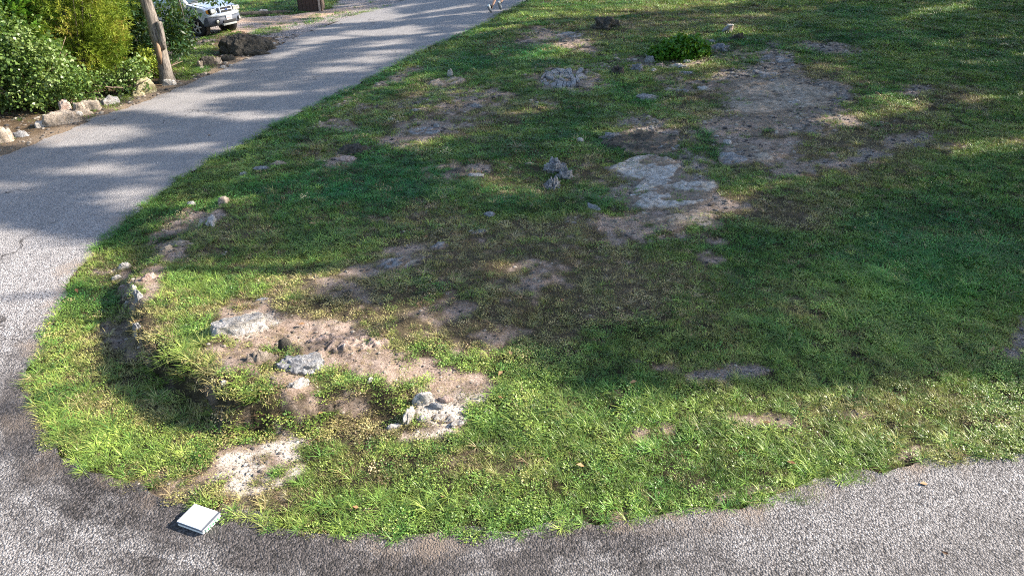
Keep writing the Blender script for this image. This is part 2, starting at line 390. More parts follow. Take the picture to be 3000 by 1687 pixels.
cr = r.voro(va.outputs[0], .22, 'DISTANCE_TO_EDGE'); c = r.mix(r.math('MULTIPLY', r.ramp(cr, [(0, 1), (.0035, 0)]), r.ramp(r.noise(P, .7, 2), [(.48, 0), (.56, .9)])), c, (.025, .02, .018))
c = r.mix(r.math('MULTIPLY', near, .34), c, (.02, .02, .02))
hb = r.math('SUBTRACT', 1.0, cd)
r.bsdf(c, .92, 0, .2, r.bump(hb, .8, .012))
ROAD_M = r.m

# driveway gravel
d = NT("driveway_gravel"); P = d.coord()
cell = d.voro(P, 24, 'F1', "Color"); bw = d.n("RGBToBW"); d.l(cell, bw.inputs[0]); cd = d.voro(P, 24)
st = d.mix(bw.outputs[0], (.16, .14, .145), (.50, .45, .44)); st = d.mix(d.ramp(cd, [(.4, 0), (.8, 1)]), st, (.05, .042, .04))
st = d.mix(d.math('MULTIPLY', d.attr("track"), .85), st, d.mix(d.noise(P, 9, 5), (.42, .24, .14), (.60, .44, .30)))
st = d.mix(d.ramp(d.noise(P, 1.3, 4), [(.45, 0), (.7, .5)]), st, (.20, .15, .10))
d.bsdf(st, .95, 0, .2, d.bump(d.math('SUBTRACT', 1.0, cd), .9, .03))
GRAVEL_M = d.m

def leafmat(name, stops, rough=.5, transl=.45, attr="tint", typ='GEOMETRY', spec=.35, back=1.25):
    n = NT(name)
    f = n.attr(attr, typ)
    col = n.ramp(f, stops)
    if typ == 'INSTANCER':
        hs = n.n("HueSaturation"); n.l(n.attr("val", typ), hs.inputs["Value"]); n.l(col, hs.inputs["Color"]); col = hs.outputs[0]
    else:
        v = n.noise(n.coord(), 9, 3); col = n.mix(n.ramp(v, [(.3, .0), (.7, .35)]), col, (0.02, 0.03, 0.008))
    p = n.bsdf(col, rough, 0, spec)
    t = n.n("BsdfTranslucent"); tc = n.mix(.55, col, (.20, .26, .02), 'MIX'); n.l(tc, t.inputs[0])
    ms = n.n("MixShader"); ms.inputs[0].default_value = transl * .5
    n.l(p.outputs[0], ms.inputs[1]); n.l(t.outputs[0], ms.inputs[2]); n.l(ms.outputs[0], n.out.inputs[0])
    return n.m
# grass: tint 0 deep green .. .5 yellow green .. .75 tan .. 1 brown
GRASS_STOPS = [(0, (.014, .125, .030)), (.25, (.070, .185, .032)), (.5, (.235, .315, .06)), (.68, (.36, .32, .12)), (.86, (.44, .34, .19)), (1, (.16, .085, .05))]
GRASS_M = leafmat("grass_blade", GRASS_STOPS, .45, .5, "tint", 'INSTANCER', .45)

# ------------------------------------------------------------------ ground sheet, finer near the photographed lawn
def ground_rows():
    ys = [-60, -30, -15, -8, -4, -1, 1.0, 2.2]
    y = 2.9
    while y < 42:
        ys.append(y); y += .045 + .006 * max(0, y - 3)
    while y < 900:
        ys.append(y); y *= 1.12
    ys.append(1200)
    return np.array(ys)
ys = ground_rows()
NC = 560
s = np.linspace(-1, 1, NC)
ss = np.where(np.abs(s) < .88, s / .88, np.sign(s) * (1 + ((np.abs(s) - .88) / .12) ** 3 * 30))
half = np.clip(np.abs(ys) * .72 + 3.6, 5.5, None)
X = ss[None, :] * half[:, None]; Y = np.repeat(ys[:, None], NC, 1)
X = X.ravel(); Y = Y.ravel()
off = road_off(X, Y)
Z = height(X, Y)
Z = np.where(off <= 0, height(X, Y, False) - .03, Z - .018 * (1 - sstep(0, .12, off)))
cv = cover(X, Y, Z)
in_lit = in_poly(LITTER, X, Y)
litd, _ = seg_dist(np.vstack([LITTER, LITTER[:1]]), X, Y)
litter = np.where(in_lit, 1.0, sstep(.35, 0, litd)) * (fbm(X * 1.6, Y * 1.6, 4) > .12)
do, _ = seg_dist(OUTER, X, Y)
verge = sstep(.75, .3, do + (fbm(X * 3, Y * 3, 3) - .5) * .5) * in_lit * .8
ingr = in_poly(GRAVEL, X, Y)
Z = np.where(ingr, Z - .012, Z)
i = np.arange(len(ys) - 1)[:, None] * NC + np.arange(NC - 1)[None, :]
F = np.stack([i, i + 1, i + NC + 1, i + NC], -1).reshape(-1, 4)
ground = np_mesh("ground", np.stack([X, Y, Z], 1), F, 4,
                 dict(bare=cv['bare'], rocky=cv['rocky'] * cv['bare'], chalk=cv['chalk'] * cv['bare'], dry=cv['dry'], litter=litter, verge=verge, far=sstep(36, 43, Y)), GROUND_M, smooth=True)
tag(ground, kind="structure")

# ------------------------------------------------------------------ road and gravel sheets
from mathutils.geometry import delaunay_2d_cdt
def subdivide(P, step, jit):
    out = []
    for k in range(len(P)):
        a = P[k]; b = P[(k + 1) % len(P)]; L = np.hypot(*(b - a)); st = step * (1 if a[1] < 40 else 8)
        n = max(1, int(L / st))
        for j in range(n):
            q = a + (b - a) * j / n
            nrm = np.array([-(b - a)[1], (b - a)[0]]) / max(L, 1e-6)
            out.append(q + nrm * (fbm(q[0] * 2.6, q[1] * 2.6, 4) - .5) * jit)
    return np.array(out)
def sheet(name, P, step, jit, lift, mat, attrs, inner_step):
    B = subdivide(P, step, jit)
    pts = [Vector((p[0], p[1])) for p in B]; nb = len(pts)
    edges = [(k, (k + 1) % nb) for k in range(nb)]
    y = -4.0; rowsx = []
    while y < 50:
        sp = inner_step + .02 * max(0, y - 4)
        xs = np.arange(-14, 26, sp); 
        rowsx.append(np.stack([xs + RNG.uniform(-.3, .3, len(xs)) * sp, y + RNG.uniform(-.3, .3, len(xs)) * sp], 1)); y += sp
    I = np.concatenate(rowsx); I = I[in_poly(B, I[:, 0], I[:, 1])]
    dd, _ = seg_dist(np.vstack([B[::4], B[:1]]), I[:, 0], I[:, 1]); I = I[dd > step * .7]
    pts += [Vector((p[0], p[1])) for p in I]
    res = delaunay_2d_cdt(pts, edges, [list(range(nb))], 1, 1e-5)
    V = np.array([[v.x, v.y] for v in res[0]]); Fc = np.array([f for f in res[2] if len(f) == 3])
    z = height(V[:, 0], V[:, 1], False) + lift
    a = attrs(V[:, 0], V[:, 1])
    return np_mesh(name, np.column_stack([V, z]), Fc, 3, a, mat, smooth=True)
def road_attrs(x, y):
    d1, a1 = seg_dist(INNER, x, y); d2, _ = seg_dist(OUTER, x, y)
    nz = fbm(x * 4, y * 4, 3) - .5
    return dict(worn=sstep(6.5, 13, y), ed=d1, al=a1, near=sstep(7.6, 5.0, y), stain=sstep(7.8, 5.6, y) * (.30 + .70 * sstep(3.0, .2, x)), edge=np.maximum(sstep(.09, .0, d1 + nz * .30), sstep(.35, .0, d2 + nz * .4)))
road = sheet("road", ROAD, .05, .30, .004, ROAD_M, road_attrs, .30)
tag(road, kind="structure")
TRACK = [np.array([base_unproj(*p) for p in q]) for q in ([(640, 108), (780, 80), (900, 52), (1010, 34), (1130, 8)], [(700, 62), (800, 60), (900, 42), (980, 30)], [(420, 165), (520, 140), (600, 124)])]
def gravel_attrs(x, y):
    t = np.zeros(len(x))
    for q in TRACK: t = np.maximum(t, sstep(.55, .1, seg_dist(q, x, y)[0] + (fbm(x * 2, y * 2, 3) - .5) * .6))
    return dict(track=t)
gravel = sheet("gravel_driveway", GRAVEL, .25, .5, .0, GRAVEL_M, gravel_attrs, .6)
tag(gravel, kind="structure")
# ------------------------------------------------------------------ grass and weeds: tufts scattered over the lawn
def blade(vs, fs, cx, cy, a, h, w, lean, curve, segs=3, flatn=0.0):
    """one tapering, bending blade"""
    dx, dy = math.cos(a), math.sin(a); px, py = -dy, dx; b = len(vs)
    for k in range(segs):
        t = k / segs; ww = w * (1 - t * .75) * .5
        r = lean * t + curve * t * t; z = h * (t - flatn * t * t)
        vs.append((cx + dx * r - px * ww, cy + dy * r - py * ww, z)); vs.append((cx + dx * r + px * ww, cy + dy * r + py * ww, z))
    vs.append((cx + dx * (lean + curve), cy + dy * (lean + curve), h * (1 - flatn)))
    for k in range(segs - 1): fs.append((b + 2 * k, b + 2 * k + 1, b + 2 * k + 3)); fs.append((b + 2 * k, b + 2 * k + 3, b + 2 * k + 2))
    fs.append((b + 2 * segs - 2, b + 2 * segs - 1, b + 2 * segs))
tuft_col = bpy.data.collections.new("tuft_kinds")
def make_tuft(idx, kind, rnd):
    vs, fs = [], []
    if kind == 'short':          # mown turf
        for _ in range(46):
            r = .085 * math.sqrt(rnd.random()); t = rnd.uniform(0, 6.28); h = rnd.uniform(.016, .046)
            blade(vs, fs, r * math.cos(t), r * math.sin(t), rnd.uniform(0, 6.28), h, rnd.uniform(.0035, .006), rnd.uniform(.0, .022), rnd.uniform(0, .025), 2, .1)
    elif kind == 'long':         # coarse arching crabgrass
        for _ in range(17):
            t = rnd.uniform(0, 6.28); r = rnd.uniform(0, .02); h = rnd.uniform(.04, .095)
            blade(vs, fs, r * math.cos(t), r * math.sin(t), t + rnd.uniform(-.5, .5), h, rnd.uniform(.005, .009), rnd.uniform(.02, .06), rnd.uniform(.03, .10), 4, rnd.uniform(.1, .6))
    elif kind == 'weed':         # low leafy mat: small leaves standing at all angles
        for _ in range(44):
            r = .08 * math.sqrt(rnd.random()); t = rnd.uniform(0, 6.28); x, y, z = r * math.cos(t), r * math.sin(t), rnd.uniform(.01, .05)
            a = rnd.uniform(0, 6.28); L = rnd.uniform(.010, .022); W = L * .42; e = rnd.uniform(-.2, .9)
            d = Vector((math.cos(a) * math.cos(e), math.sin(a) * math.cos(e), math.sin(e))); s = Vector((-math.sin(a), math.cos(a), rnd.uniform(-.4, .4))) * W
            c = Vector((x, y, z)); b = len(vs)
            vs += [c, c + d * L * .5 + s, c + d * L, c + d * L * .5 - s]; fs += [(b, b + 1, b + 2), (b, b + 2, b + 3)]
    elif kind == 'sparse':       # thin dead stalks and thatch lying flat
        for _ in range(18):
            r = .10 * math.sqrt(rnd.random()); t = rnd.uniform(0, 6.28)
            blade(vs, fs, r * math.cos(t), r * math.sin(t), rnd.uniform(0, 6.28), rnd.uniform(.006, .03), rnd.uniform(.003, .005), rnd.uniform(.02, .06), rnd.uniform(0, .03), 2, .3)
    elif kind == 'stalk':        # flowering stems
        for _ in range(5):
            t = rnd.uniform(0, 6.28); blade(vs, fs, 0, 0, t, rnd.uniform(.10, .20), .004, rnd.uniform(.02, .07), rnd.uniform(.0, .05), 3, 0)
    me = bpy.data.meshes.new("tuft"); me.from_pydata([tuple(v) for v in vs], [], fs); me.update(); me.materials.append(GRASS_M)
    o = bpy.data.objects.new("tuft_%02d" % idx, me); tuft_col.objects.link(o)
rnd = random.Random(5)
KINDS = ['short'] * 4 + ['long'] * 4 + ['weed'] * 3 + ['sparse'] * 2 + ['stalk'] * 1
for k, kd in enumerate(KINDS): make_tuft(k, kd, rnd)
IDX = {'short': (0, 4), 'long': (4, 4), 'weed': (8, 3), 'sparse': (11, 2), 'stalk': (13, 1)}

pts = []
def ring(y0, y1, sp):
    Ys = np.arange(y0, y1, sp)
    for y in Ys:
        hw = (y * CP + 4) * .78 + 1.4
        xs = np.arange(-hw, hw, sp); pts.append(np.stack([xs + RNG.uniform(-.5, .5, len(xs)) * sp, y + RNG.uniform(-.5, .5, len(xs)) * sp, np.full(len(xs), sp)], 1))
ring(3.0, 6.0, .043); ring(6.0, 9.0, .050); ring(9.0, 13.0, .064); ring(13.0, 20.0, .090); ring(20.0, 30.0, .13); ring(30, 44, .20)
P = np.concatenate(pts); x, y, sp = P.T
off = road_off(x, y)
inner_d, _ = seg_dist(INNER, x, y); outer_d, _ = seg_dist(OUTER, x, y)
z = height(x, y); cvp = cover(x, y, z)
left_side = in_poly(LITTER, x, y) | in_poly(GRAVEL, x, y)
over = (off <= 0) & (inner_d < -.03 + .27 * fbm(x * 4, y * 4, 4) ** 2)
fine = fbm(x * 7, y * 7, 3)
dens = 1 - cvp['bare'] * (.62 + .36 * np.maximum(cvp['chalk'], cvp['rocky']))
dens *= 1 - .38 * sstep(.35, .8, cvp['dry'])
dens *= .25 + .75 * sstep(.30, .46, fbm(x * 9 + 5, y * 9, 3))
gapn = fbm(x * 3.3 + 11, y * 3.3 + 4, 4)
edgeband = np.exp(-(inner_d / .12) ** 2)
dens = np.where(off <= 0, np.where(over, .75, 0), dens)
GREENL = [(560, 168, 70, 30, -20, 1), (570, 212, 50, 14, -25, 1), (780, 92, 50, 10, -8, .8), (430, 190, 60, 30, 0, .5), (330, 300, 60, 14, -20, .6), (640, 105, 60, 10, -10, .5), (1060, 40, 100, 10, -10, .35), (900, 62, 120, 10, -12, .3)]
gl = blobs(GREENL, cvp['u'], cvp['v'], .5)
dens = np.where(left_side, np.clip(gl + (fine - .62) * .6, 0, 1), dens)
keep = RNG.random(len(x)) < dens
keep &= ~((x < -9) & (off <= 0))
x, y, z, sp, inner_d = x[keep], y[keep], z[keep], sp[keep], inner_d[keep]
cvp = {k: v[keep] for k, v in cvp.items()}; left = left_side[keep]
n = len(x)
rr = RNG.random(n); r2 = RNG.random(n); r3 = RNG.random(n)
kind = np.full(n, 0)
lg = cvp['longg']; barep = cvp['bare']
kind = IDX['short'][0] + (RNG.random(n) * 4).astype(int)
m = rr < .10 + .50 * lg + .25 * np.exp(-(inner_d / .25) ** 2); kind = np.where(m, IDX['long'][0] + (RNG.random(n) * 4).astype(int), kind)
wz = sstep(.46, .58, fbm(x * .7 + 50, y * .7 + 20, 3)) * sstep(11, 6, y)
m2 = (~m) & (r2 < .12 + .75 * wz); kind = np.where(m2, IDX['weed'][0] + (RNG.random(n) * 3).astype(int), kind)
m3 = (r3 < .95 * barep + .45 * cvp['dry']); kind = np.where(m3, IDX['sparse'][0] + (RNG.random(n) * 2).astype(int), kind)
m4 = (RNG.random(n) < .0035); kind = np.where(m4, IDX['stalk'][0], kind)
tint = .20 + .20 * RNG.random(n) + (fbm(x * .9 + 21, y * .9 + 2, 4) - .5) * .7 - .14 * cvp['lush'] + .20 * sstep(10, 5, y)  # last term yellows the near tufts, sunlight put into their tint
tint = tint + .50 * cvp['dry'] * np.where(RNG.random(n) < .7, 1, .35) + .2 * barep
deadp = RNG.random(n) < (.04 + .36 * cvp['dry'] + .25 * barep); tint = np.where(deadp | (m3 & (RNG.random(n) < .8)), .70 + .30 * RNG.random(n) ** .8, np.minimum(tint, .70))
tint = np.where(left, np.minimum(tint, .45), tint)
islong = (kind >= 4) & (kind < 11); tint = np.where(islong & (cvp['dry'] < .42) & (barep < .3) & (RNG.random(n) < .85), np.minimum(tint, .26 + .36 * RNG.random(n)), tint)
tint = np.clip(tint, 0.02, .98)
size = (.75 + .6 * RNG.random(n)) * np.clip(sp / .047, 1, 3.2) * (.8 + .35 * lg)
size = np.where(m3, size * .9, size)
val = (1 + .15 * sstep(9, 5, y)) * (.35 + 1.05 * RNG.random(n) ** .9) * (.72 + .6 * fbm(x * 4.5, y * 4.5, 3)) * (.8 + .4 * fbm(x * .6 + 5, y * .6, 3))  # first factor brightens the near tufts, sunlight put into their colour
val = val * (1 + .40 * cvp['lush'] * sstep(5, 7, y)) * (1 - .12 * cvp['dry'])
GV = np.stack([x, y, z - .004], 1).astype(np.float32)
gme = bpy.data.meshes.new("lawn_grass"); gme.vertices.add(n); gme.vertices.foreach_set("co", GV.ravel())
for nm_, arr in (("tint", tint), ("val", val), ("size", size), ("rot", RNG.random(n) * 6.283)):
    at = gme.attributes.new(nm_, 'FLOAT', 'POINT'); at.data.foreach_set("value", arr.astype(np.float32))
at = gme.attributes.new("kind_index", 'INT', 'POINT'); at.data.foreach_set("value", kind.astype(np.int32))
zs = np.clip(1.0 - .0 * size, .5, 1)
at = gme.attributes.new("tall", 'FLOAT', 'POINT'); at.data.foreach_set("value", (size / np.clip(sp / .047, 1, 3.2) ** .30).astype(np.float32))
gme.update()
grass = link("lawn_grass", gme); tag(grass, "mixed green and straw coloured grass covering the lawn around the bare soil", "grass", None, "stuff")
print("TUFTS", n)
def scatter_nodes(name, coll):
    ng = bpy.data.node_groups.new(name, 'GeometryNodeTree')
    ng.interface.new_socket("Geometry", in_out='INPUT', socket_type='NodeSocketGeometry'); ng.interface.new_socket("Geometry", in_out='OUTPUT', socket_type='NodeSocketGeometry')
    N = lambda t: ng.nodes.new(t)
    gi, go = N('NodeGroupInput'), N('NodeGroupOutput')
    iop = N('GeometryNodeInstanceOnPoints'); ci = N('GeometryNodeCollectionInfo'); ci.inputs[0].default_value = coll; ci.inputs[1].default_value = True; ci.inputs[2].default_value = True
    def na(nm_, t):
        a = N('GeometryNodeInputNamedAttribute'); a.data_type = t; a.inputs[0].default_value = nm_
        return [o_ for o_ in a.outputs if o_.enabled][0]
    L = ng.links.new
    m2p = N('GeometryNodeMeshToPoints')
    L(gi.outputs[0], m2p.inputs[0]); L(m2p.outputs[0], iop.inputs['Points'])
    L(ci.outputs[0], iop.inputs['Instance']); iop.inputs['Pick Instance'].default_value = True
    L(na("kind_index", 'INT'), iop.inputs['Instance Index'])
    c1 = N('ShaderNodeCombineXYZ'); L(na("rot", 'FLOAT'), c1.inputs[2]); L(c1.outputs[0], iop.inputs['Rotation'])
    c2 = N('ShaderNodeCombineXYZ'); sz = na("size", 'FLOAT'); L(sz, c2.inputs[0]); L(sz, c2.inputs[1]); L(na("tall", 'FLOAT'), c2.inputs[2]); L(c2.outputs[0], iop.inputs['Scale'])
    L(iop.outputs[0], go.inputs[0])
    return ng
md = grass.modifiers.new("scatter", 'NODES'); md.node_group = scatter_nodes("scatter_tufts", tuft_col)

# loose chips of limestone and crumbs on the bare patches and along the verges
peb_col = bpy.data.collections.new("chip_kinds")
pm = NT("stone_chip"); cc = pm.ramp(pm.attr("tint", 'INSTANCER'), [(0, (.05, .045, .045)), (.4, (.20, .17, .14)), (.75, (.38, .33, .28)), (1, (.62, .58, .52))]); pm.bsdf(cc, .9, 0, .2)
for k in range(3):
    bm = bmesh.new(); bmesh.ops.create_icosphere(bm, subdivisions=1, radius=.012)
    for v in bm.verts: v.co *= rnd.uniform(.6, 1.25); v.co.z *= .6
    me = bpy.data.meshes.new("chip"); bm.to_mesh(me); bm.free(); me.materials.append(pm.m); peb_col.objects.link(bpy.data.objects.new("chip_%02d" % k, me))
n0 = 230000
yy = 3 + (RNG.random(n0) ** 1.5) * 24; xx = (RNG.random(n0) * 2 - 1) * (yy * .75 + 3.5)
zz = height(xx, yy); cc = cover(xx, yy, zz); ofp = road_off(xx, yy); lf = in_poly(LITTER, xx, yy)
pr = np.clip(cc['bare'] * (.5 + .5 * cc['rocky'] + .5 * cc['chalk']), 0, 1); pr = np.where(lf, .28, pr); pr = np.where(in_poly(GRAVEL, xx, yy), .5, pr); pr = np.where(ofp <= 0, .0, pr)
kp = RNG.random(n0) < pr; xx, yy, zz = xx[kp], yy[kp], zz[kp]; cc = {k: v[kp] for k, v in cc.items()}; n = len(xx); print("CHIPS", n)
sz = (.35 + RNG.random(n) ** 5 * 2.0) * np.clip(yy / 7, .8, 3.0)
pme = bpy.data.meshes.new("stone_chips"); pme.vertices.add(n); pme.vertices.foreach_set("co", np.stack([xx, yy, zz + .002], 1).astype(np.float32).ravel())
for nm_, arr in (("tint", np.clip(RNG.random(n) * .75 + .25 * cc['chalk'] - .1, 0, 1)), ("size", sz), ("rot", RNG.random(n) * 6.283), ("tall", sz)):
    at = pme.attributes.new(nm_, 'FLOAT', 'POINT'); at.data.foreach_set("value", arr.astype(np.float32))
at = pme.attributes.new("kind_index", 'INT', 'POINT'); at.data.foreach_set("value", RNG.integers(0, 3, n).astype(np.int32))
chips = link("stone_chips", pme); tag(chips, "loose limestone chips and crumbs scattered over the bare soil and verges", "gravel", None, "stuff")
md = chips.modifiers.new("scatter", 'NODES'); md.node_group = scatter_nodes("scatter_chips", peb_col)

# a few fallen leaves
lm = NT("dry_leaf"); lm.bsdf(lm.ramp(lm.attr("tint"), [(0, (.10, .045, .02)), (.5, (.20, .10, .045)), (1, (.30, .19, .09))]), .7)
n = 130; ly = 3.2 + RNG.random(n) ** 1.4 * 20; lx = (RNG.random(n) * 2 - 1) * (ly * .7 + 3); lz = height(lx, ly) + np.where(road_off(lx, ly) <= 0, .0, .03)
kp = (road_off(lx, ly) > 0) | (RNG.random(n) < .25); lx, ly, lz = lx[kp], ly[kp], lz[kp]; n = len(lx)
a = RNG.normal(size=(n, 3)) * [1, 1, .25]; a /= np.linalg.norm(a, axis=1)[:, None]; b = np.cross(a, [0, 0, 1.0]); b /= np.linalg.norm(b, axis=1)[:, None]; L = (.022 + .03 * RNG.random(n))[:, None]
c0 = np.stack([lx, ly, lz + .012], 1); up = np.array([0, 0, .3])
V = np.stack([c0 - a * L, c0 - a * L * .2 + b * L * .55 + up * L, c0 + a * L, c0 - a * L * .2 - b * L * .55 + up * L * .6, c0 - a * L * .1], 1).reshape(-1, 3)
i5 = np.arange(n)[:, None] * 5; F = np.concatenate([i5 + [0, 1, 4], i5 + [1, 2, 4], i5 + [2, 3, 4], i5 + [3, 0, 4]])
fl = np_mesh("fallen_leaves", V, F, 3, dict(tint=np.repeat(RNG.random(n), 5)), lm.m); tag(fl, "dry brown leaves fallen here and there on the lawn and verges", "leaves", None, "stuff")
# ------------------------------------------------------------------ tall trees east of the lawn, whose crowns shade it
BARK = simple("bark", (.16, .13, .11), .9, bump=.8, var=.5, scale=14)
LEAF_M = leafmat("tree_leaf", [(0, (.02, .07, .012)), (.5, (.04, .11, .018)), (1, (.09, .15, .03))], .45, .5)
LITP = [  # sunlit parts of the place, as seen in the photograph; the rest lies under the crowns
    [(-3000, 655), (0, 650), (150, 675), (300, 705), (380, 735), (430, 770), (560, 765), (700, 755), (900, 750), (1080, 725), (1110, 770), (1060, 820), (960, 850), (1000, 890), (1150, 900),
     (1230, 850), (1340, 880), (1320, 930), (1400, 985), (1560, 1000), (1600, 1060), (1760, 1110), (1900, 1150), (2050, 1120), (2200, 1135), (2480, 1120), (2700, 1085), (3000, 1110), (3600, 1150), (9000, 2600), (-3000, 2600)],
    [(1980, 650), (2110, 565), (2340, 520), (2440, 505), (2400, 545), (2200, 590), (2080, 690), (1890, 700)], [(2480, 495), (2680, 450), (2640, 478), (2500, 512)], [(2720, 435), (3000, 385), (3600, 260), (3600, 330), (3000, 432), (2790, 470)],
    [(2360, 345), (2520, 322), (2720, 300), (2740, 325), (2560, 352), (2400, 380)], [(2420, 212), (2500, 222), (2560, 240), (2610, 265), (2520, 262), (2450, 240)],
    [(2770, 285), (2900, 280), (2910, 312), (2780, 305)], [(1420, 345), (1520, 315), (1630, 305), (1600, 330), (1450, 360)], [(1160, 420), (1280, 400), (1420, 365), (1500, 372), (1300, 410), (1180, 435)],
    [(1250, 160), (1400, 105), (1480, 90), (1650, 60), (1900, 40), (2060, 22), (2300, 0), (2330, -40), (1700, -40), (1560, 5), (1480, 45), (1330, 112)],
    [(2600, 55), (2720, 25), (2820, -5), (2900, -5), (2800, 35), (2680, 60)], [(1290, 78), (1000, 85), (760, 175), (820, 185), (1000, 118), (1280, 100)],
    [(1520, 160), (1640, 120), (1760, 112), (1700, 150), (1580, 175)], [(1090, 265), (1210, 215), (1300, 205), (1190, 255), (1100, 290)], [(1080, 210), (1160, 180), (1210, 190), (1120, 222)],
    [(900, 345), (1000, 290), (1060, 275), (1000, 320), (920, 360)], [(700, 450), (790, 395), (830, 400), (760, 440)], [(1310, 275), (1400, 255), (1380, 285)], [(880, 200), (1100, 190), (1060, 215), (900, 220)],
    [(900, 40), (1200, 20), (1180, 60), (950, 70)], [(640, 235), (520, 262), (440, 300), (520, 290), (680, 245)], [(600, 305), (680, 302), (670, 318), (600, 318)], [(680, 345), (780, 338), (770, 360), (690, 362)],
    [(420, 430), (700, 410), (720, 425), (440, 452)], [(200, 430), (330, 420), (300, 445), (200, 445)], [(-300, 540), (120, 528), (180, 560), (-300, 575)], [(180, 500), (300, 470), (420, 475), (360, 500), (200, 520)], [(280, 565), (430, 560), (400, 590), (280, 590)],
    [(-3000, 445), (0, 425), (130, 372), (260, 318), (420, 275), (500, 250), (480, 205), (440, 100), (420, -60), (-3000, -60)],
    [(575, 118), (700, 90), (715, 40), (700, -10), (590, -10), (560, 60)], [(560, 140), (700, 96), (860, 62), (1010, 36), (1010, 52), (880, 78), (720, 108), (570, 152)], [(480, 205), (560, 175), (620, 150), (640, 160), (560, 200), (500, 228)], [(560, 215), (700, 170), (720, 180), (580, 228)], [(690, -10), (860, -10), (800, 8), (700, 6)],
]
_lb = [(min(p[0] for p in P), max(p[0] for p in P), min(p[1] for p in P), max(p[1] for p in P)) for P in LITP]
def lit_at(u, v, x, y):
    k = 1.0
    u = u + (fbm(x * .8, y * .8, 3) - .5) * 90; v = v + (fbm(x * .8 + 9, y * .8 + 4, 3) - .5) * 26
    r = np.zeros(u.shape, bool)
    for P, b in zip(LITP, _lb): r |= in_poly(P, u, v)
    return r
SHADE_TREES = [  # x, y, trunk height, crown centre z, crown radius, crown half height
    (17.5, 11.8, 9.2, 5.6, 4.6), (20.5, 12.5, 11.5, 6.2, 6.6), (26.5, 12.5, 13.0, 5.6, 6.4), (24.5, 19.5, 12.0, 6.6, 7.0), (30.5, 13.5, 14.5, 6.0, 6.5), (31.0, 26.0, 13.0, 7.0, 7.5),
    (36.5, 19.0, 15.0, 6.4, 7.5), (34.5, 34.5, 12.5, 7.0, 7.5), (24.0, 45.0, 12.0, 7.5, 7.0), (40.5, 28.0, 16.0, 6.8, 8.0), (11.0, 47.0, 12.0, 6.5, 6.5), (43.0, 40.0, 14.0, 7.5, 8.0), (17.5, 18.5, 15.0, 5.8, 5.6), (20.0, 29.5, 14.5, 6.4, 6.5), (16.5, 38.5, 12.5, 6.2, 6.0)]
SHADE_LABELS = ["shade tree nearest the camera outside the right edge, with a low crown", "broad shade tree just behind the nearest one outside the right edge", "round crowned shade tree behind and right of the nearest one",
    "wide shade tree halfway along the lawn's right side", "tall shade tree two rows back from the lawn's near right side", "wide shade tree in the second row far along the right side", "tall shade tree in the third row near the middle",
    "spreading shade tree at the far right corner of the lawn", "spreading shade tree on the far side straight beyond the upper lawn", "tallest shade tree in the back row on the right", "shade tree at the far end of the lawn nearest the road", "broad shade tree farthest out beyond the far right corner", "tall slim shade tree squeezed between the nearest trees on the right", "tall shade tree right of the lawn's middle", "shade tree at the lawn's upper right, before the far row"]
